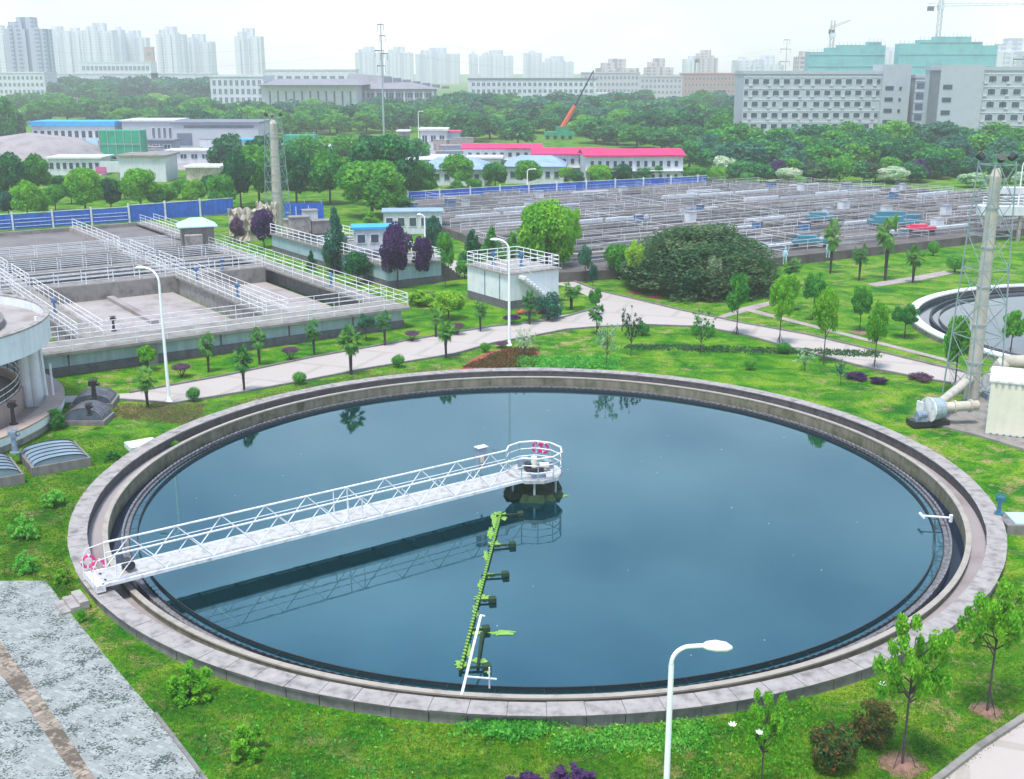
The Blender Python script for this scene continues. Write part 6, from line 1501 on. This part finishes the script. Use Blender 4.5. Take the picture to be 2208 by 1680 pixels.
belt(450, 960, 244, 262, 18, 7, 9.0, 13, 18, ['leaf_dark', 'leaf_blue', 'leaf_mid'], 'belt_tree', 'hazy tree at the foot of the white campus halls', 'hazy trees at the foot of the campus', seed=8)
belt(30, 480, 232, 268, 28, 7, 10, 11, 17, ['leaf_mid', 'leaf_mid', 'leaf_dark', 'leaf_light'], 'belt_tree', 'green tree behind the blue roofed long shed at left', 'trees behind the left sheds', seed=9)
belt(200, 480, 214, 224, 8, 12, 15, 20, 26, ['leaf_dark', 'leaf_blue'], 'hill_tree', 'tall dark hazy tree of the wood before the left campus', 'dark wood before the left campus', seed=30)
belt(240, 520, 262, 300, 14, 6, 8.5, 10, 14, ['leaf_mid', 'leaf_dark'], 'belt_tree', 'green tree behind the grey flat hall', 'trees behind the grey flat hall', seed=31)
belt(1300, 1500, 300, 325, 7, 5, 7, 9, 13, ['leaf_mid', 'leaf_dark'], 'belt_tree', 'green tree directly behind the red roofs', 'trees directly behind the red roofs', seed=32)
belt(95, 470, 216, 232, 22, 13, 17, 20, 28, ['leaf_dark', 'leaf_blue'], 'hill_tree', 'tall dark hazy tree of the wood before the left campus', 'dark wood before the left campus', seed=10)
for i, (x, yb_, yt, w_) in enumerate(((-5, 318, 196, 90), (30, 306, 232, 60))):
    tpx(x, yb_, yt, w_, 'far', 'leaf_dark', 'hill_tree', ['tall dark tree at the left picture edge', 'lower dark tree next to the one at the left edge'][i], 'tree', var=i)
belt(560, 800, 385, 420, 8, 4, 6.5, 5, 8, ['leaf_dark', 'leaf_mid'], 'grove_tree', 'green tree between the rear stack and the large round trees', 'trees behind the rear stack', seed=12)
belt(480, 900, 345, 380, 9, 5, 8, 7, 10, ['leaf_dark', 'leaf_mid'], 'grove_tree', 'green tree in the grove before the construction site', 'grove before the construction site', seed=13)
# bushes on the near lawn
for i, (x, yb_, yt, w_, kd, lf, lb) in enumerate(((117, 1092, 1050, 56, 'loosebush', 'leaf_weed', 'uppermost loose bush on the lawn left of the tank'), (55, 1162, 1104, 66, 'loosebush', 'leaf_weed', 'middle loose bush on the lawn left of the tank'), (58, 1232, 1184, 60, 'loosebush', 'leaf_weed', 'loose bush just above the cobbled yard'), (136, 1256, 1222, 44, 'loosebush', 'leaf_light', 'small bright bush at the corner of the cobbled yard'), (176, 1340, 1312, 26, 'bush', 'leaf_light', 'tiny round bush between the steps and the cobbled yard'), (412, 1505, 1418, 104, 'loosebush', 'leaf_light', 'large loose bush on the lawn strip before the tank wall at left'), (536, 1630, 1555, 96, 'loosebush', 'leaf_light', 'yellowish loose bush near the bottom edge at left'), (240, 992, 968, 40, 'loosebush', 'leaf_mid', 'low bush touching the outside of the tank rim at left'), (122, 925, 880, 46, 'bush', 'leaf_mid', 'dense bush between the low tank ring and the grated covers'),
      (1792, 1655, 1538, 124, 'bush', 'leaf_red', 'round dark bush with red tips, nearer one of the pair'), (1882, 1602, 1506, 112, 'bush', 'leaf_red', 'round dark bush with red tips, farther one of the pair'), (1240, 1690, 1655, 120, 'loosebush', 'leaf_purple', 'purple bush cut by the bottom edge, right one'), (1130, 1700, 1668, 100, 'loosebush', 'leaf_purple', 'purple bush cut by the bottom edge, left one'), (378, 962, 950, 22, 'bush', 'leaf_mid', 'weed clump growing in the tank rim channel at left'))):
    tpx(x, yb_, yt, w_, kd, lf, 'lawn_bush', lb, 'bush', var=i % 3)
tpx(1945, 1650, 1322, 190, 'magnolia', 'leaf_light', 'magnolia_tree', 'staked young tree with bright leaf tufts and one white flower at the near right', 'tree', var=0)
tpx(2128, 1535, 1240, 190, 'magnolia', 'leaf_light', 'magnolia_tree', 'staked young tree close to the right picture edge', 'tree', var=1)
tpx(1640, 1720, 1490, 130, 'magnolia', 'leaf_light', 'magnolia_tree', 'young tree with two white flowers near the bottom edge', 'tree', var=2)
for (px, py, r_, yb_, lb) in ((1903, 1479, .13, 1650, 'white blossom on the near right young tree'), (1579, 1566, .13, 1690, 'small white blossom on the low young tree, upper one'), (1641, 1583, .17, 1720, 'white blossom on the low young tree, larger one')):
    y = G(px, yb_, 0).y - .3; x = Xat(px, py, y); z = Zat(px, py, y)
    mb = MB()
    for k in range(7):
        a = 2 * PI * k / 7; mb.add([(x, y, z), (x + r_ * .75 * math.cos(a - .4), y + r_ * .75 * math.sin(a - .4), z + .05), (x + r_ * math.cos(a), y + r_ * math.sin(a), z + .1), (x + r_ * .75 * math.cos(a + .4), y + r_ * .75 * math.sin(a + .4), z + .05)], [(0, 1, 2, 3)])
    tag(mb.build('blossom', 'petal'), lb, 'flower')
for px, py, r_, m_ in ((1945, 1648, .75, 'soil'), (2128, 1532, .55, 'soil'), (1370, 632, .8, 'soil_red'), (1414, 640, .9, 'soil_red'), (1535, 645, 1.1, 'soil_red'), (1853, 716, .8, 'soil')):
    p = G(px, py, .008); mb = MB(); n = 22
    mb.add([(p.x, p.y, .07)] + [(p.x + r_ * random.uniform(.8, 1.1) * math.cos(2 * PI * k / n), p.y + r_ * random.uniform(.8, 1.1) * math.sin(2 * PI * k / n), .004) for k in range(n)], [(0, 1 + k, 1 + (k + 1) % n) for k in range(n)]); struct('soil_patch', mb, m_)
# grass tufts, weeds and flower bed as ground cover
def cover(name, n, sampler, leaf, size, tall, label, mat_spread=.25):
    P = np.array([sampler() for _ in range(n)]); m = 4
    C = np.repeat(P, m, 0) + rng.normal(size=(n * m, 3)) * np.array([mat_spread * .4, mat_spread * .4, 0]); C[:, 2] = P.repeat(m, 0)[:, 2] + tall * .5 * (0.4 + rng.random(n * m))
    Nn = rng.normal(size=(n * m, 3)); Nn[:, 2] *= .35; Nn = norm(Nn)
    V = quads(C, Nn, size * (.6 + .8 * rng.random(n * m)), .8)
    o = bpy.data.objects.new(name, mesh_np(name, V, [leaf])); col.objects.link(o); return tag(o, label, None, None, 'stuff')
def outside(px, py):
    p = G(px, py, 0); return math.hypot(p.x - CX, p.y - CY) > 22.4
def samp(x0, x1, y0, y1, f=None):
    def s():
        while True:
            px = random.uniform(x0, x1); py = random.uniform(y0, y1)
            if (f is None or f(px, py)) and outside(px, py): p = G(px, py, 0); return (p.x, p.y, 0)
    return s
def yard(px, py):   # right of the cobbles, left of the corner road
    return px > 100 + (py - 1255) * .80 and (px - 2018) * (-137) < (py - 1690) * -197 * -1 * 1.0 or py < 1250
def okf(px, py):
    if py > 1250 and px < 112 + (py - 1268) * .82 + (0 if py < 1560 else (py - 1560) * .2): return False
    if py > 1530 and py > 1546 + (2215 - px) * .73: return False
    return True
cover('grass', 30000, samp(0, 2208, 1240, 1700, okf), 'leaf_grass', .024, .06, 'short green tufts in the near lawn')
cover('grass', 9000, samp(0, 400, 940, 1300, okf), 'leaf_grass', .03, .07, 'short green tufts in the left lawn')
cover('weeds', 900, lambda: (lambda p: (p.x, p.y, 0))(G(random.gauss(1100, 42), random.gauss(1572, 10), 0)), 'leaf_weed', .07, .40, 'leafy bright green weeds growing against the near tank wall', .5)
cover('weeds', 700, samp(1200, 1520, 1560, 1620), 'leaf_weed', .06, .25, 'scattered leafy weeds below the near tank wall', .5)
cover('weeds', 500, samp(1480, 1760, 1500, 1690), 'leaf_light', .06, .35, 'loose light green weeds round the low young tree', .5)
cover('weeds', 260, samp(440, 1000, 1500, 1690), 'leaf_weed', .06, .2, 'sparse weeds in the lawn at the bottom', .5)
cover('ground_cover', 1500, samp(1120, 1330, 772, 795), 'leaf_weed', .12, .2, 'dark green ground cover behind the far tank rim', .5)
cover('ground_cover', 900, samp(1350, 1900, 745, 775, lambda x, y: abs(y - 748 - (x - 1350) * .03) < 6), 'leaf_olive', .10, .15, 'thin dark strip of low plants across the lawn behind the tank', .4)
cover('dry_grass', 1500, samp(245, 440, 872, 930, lambda x, y: abs((y - 880) - (x - 245) * .02) < 22 + (x - 245) * .06), 'leaf_dead', .05, .10, 'dry brown grass between the grated covers and the tank rim', .5)
cover('dry_grass', 900, samp(430, 980, 775, 880, lambda x, y: not outside(x, y + 22)), 'leaf_dead', .05, .10, 'strip of dry brown grass along the far left tank rim', .5)
bed = MB(); pts = [G(x, y, .02) for x, y in ((990, 797), (1020, 772), (1060, 757), (1110, 748), (1160, 752), (1165, 766), (1120, 776), (1080, 792), (1040, 797))]; bed.poly(pts, .02); struct('flower_bed_soil', bed, 'soil_red')
cover('flower_bed', 1300, samp(1000, 1155, 752, 794, lambda x, y: y > 800 - (x - 985) * .42), 'leaf_red', .09, .22, 'reddish low flowers and dry stems in the bed behind the far rim', .4)

# wheel stones along the far tank edge: nothing further
# =================================================================== overhead wires
def wire(a, b, sag, label, r=.022):
    a = Vector(a); b = Vector(b); pts = []
    for k in range(21):
        t_ = k / 20; p = a.lerp(b, t_); p.z -= sag * 4 * t_ * (1 - t_); pts.append(p)
    return tag(MB().path(pts, r, 4).build('power_line', 'motor_grey'), label, 'power line', 'faint power lines crossing the sky')
p = G(828, 297, 0); q = G(1688, 240, 0)
for ya in (77, 109):
    z1 = Zat(828, ya, p.y); z2 = Zat(1688, ya + 25, q.y)
    wire((p.x, p.y, z1), (q.x, q.y, z2), 7, 'faint thin power line sagging from the tall steel pole across the sky')
    wire((p.x, p.y, z1), (p.x - 190, p.y + 60, z1 + 4), 7, 'faint thin power line sagging from the tall steel pole across the sky')

# =================================================================== light, air, sky
w = bpy.data.worlds.new('World'); sc.world = w; w.use_nodes = True
nt = w.node_tree; nt.nodes.clear()
SUN_EL, SUN_AZ = R(70), R(-150)     # azimuth measured from +Y towards +X
sky = nt.nodes.new('ShaderNodeTexSky'); sky.sky_type = 'NISHITA'; sky.sun_disc = False
sky.sun_elevation = SUN_EL; sky.sun_rotation = SUN_AZ; sky.air_density = 1.0; sky.dust_density = 1.0; sky.ozone_density = 1.6; sky.altitude = 50
bg = nt.nodes.new('ShaderNodeBackground'); bg.inputs['Strength'].default_value = 0.115
wo = nt.nodes.new('ShaderNodeOutputWorld')
tcw = nt.nodes.new('ShaderNodeTexCoord'); mpw = nt.nodes.new('ShaderNodeMapping'); mpw.inputs['Scale'].default_value = (1.0, 1.0, 2.2); mpw.inputs['Location'].default_value = (0.35, 0.9, 0.2)
nzw = nt.nodes.new('ShaderNodeTexNoise'); nzw.inputs['Scale'].default_value = 3.0; nzw.inputs['Detail'].default_value = 5.0; nzw.inputs['Roughness'].default_value = 0.5
crw = nt.nodes.new('ShaderNodeValToRGB'); crw.color_ramp.elements[0].position = 0.36; crw.color_ramp.elements[0].color = (0.15, 0.15, 0.15, 1); crw.color_ramp.elements[1].position = 0.70; crw.color_ramp.elements[1].color = (0.95, 0.95, 0.95, 1)
mxw = nt.nodes.new('ShaderNodeMix'); mxw.data_type = 'RGBA'
nt.links.new(tcw.outputs['Generated'], mpw.inputs['Vector']); nt.links.new(mpw.outputs['Vector'], nzw.inputs['Vector']); nt.links.new(nzw.outputs['Fac'], crw.inputs['Fac']); nt.links.new(crw.outputs['Color'], mxw.inputs['Factor'])
nt.links.new(sky.outputs[0], mxw.inputs['A']); sxw = nt.nodes.new('ShaderNodeSeparateXYZ'); nt.links.new(tcw.outputs['Generated'], sxw.inputs[0])
grw = nt.nodes.new('ShaderNodeValToRGB'); grw.color_ramp.elements[0].position = 0.22; grw.color_ramp.elements[0].color = (0.86, 0.84, 0.87, 1); grw.color_ramp.elements[1].position = 0.62; grw.color_ramp.elements[1].color = (0.20, 0.36, 0.58, 1)
scw = nt.nodes.new('ShaderNodeVectorMath'); scw.operation = 'SCALE'; scw.inputs['Scale'].default_value = 11.5
nt.links.new(sxw.outputs['Z'], grw.inputs['Fac']); nt.links.new(grw.outputs['Color'], scw.inputs[0]); nt.links.new(scw.outputs[0], mxw.inputs['B'])
nt.links.new(mxw.outputs['Result'], bg.inputs['Color']); nt.links.new(bg.outputs[0], wo.inputs['Surface'])
sd = bpy.data.lights.new('sun', 'SUN'); sd.energy = 2.6; sd.angle = R(14); sd.color = (1.0, 0.94, 0.85)
so = bpy.data.objects.new('sun', sd); col.objects.link(so)
dvec = Vector((math.sin(SUN_AZ) * math.cos(SUN_EL), math.cos(SUN_AZ) * math.cos(SUN_EL), math.sin(SUN_EL)))
so.rotation_euler = dvec.to_track_quat('Z', 'Y').to_euler(); so.location = (0, 0, 300)
# haze
hz = MB(); hz.bx(-1900, 1900, -120, 2300, -2.5, 190)
ho = hz.build('haze', 'petal'); ho['kind'] = 'stuff'; ho.data.materials.clear()
hm = bpy.data.materials.new('haze'); hm.use_nodes = True; hn = hm.node_tree; hn.nodes.clear()
pv = hn.nodes.new('ShaderNodeVolumePrincipled'); pv.inputs['Color'].default_value = (0.97, 0.93, 1.0, 1); pv.inputs['Density'].default_value = 0.00048; pv.inputs['Anisotropy'].default_value = 0.2
hout = hn.nodes.new('ShaderNodeOutputMaterial'); hn.links.new(pv.outputs[0], hout.inputs['Volume'])
ho.data.materials.append(hm)
sc.cycles.volume_bounces = 3
sc.cycles.max_bounces = 8; sc.cycles.transparent_max_bounces = 8
sc.cycles.use_denoising = True
sc.view_settings.view_transform = 'Standard'; sc.view_settings.look = 'None'; sc.view_settings.exposure = 0.95; sc.view_settings.gamma = 1.0
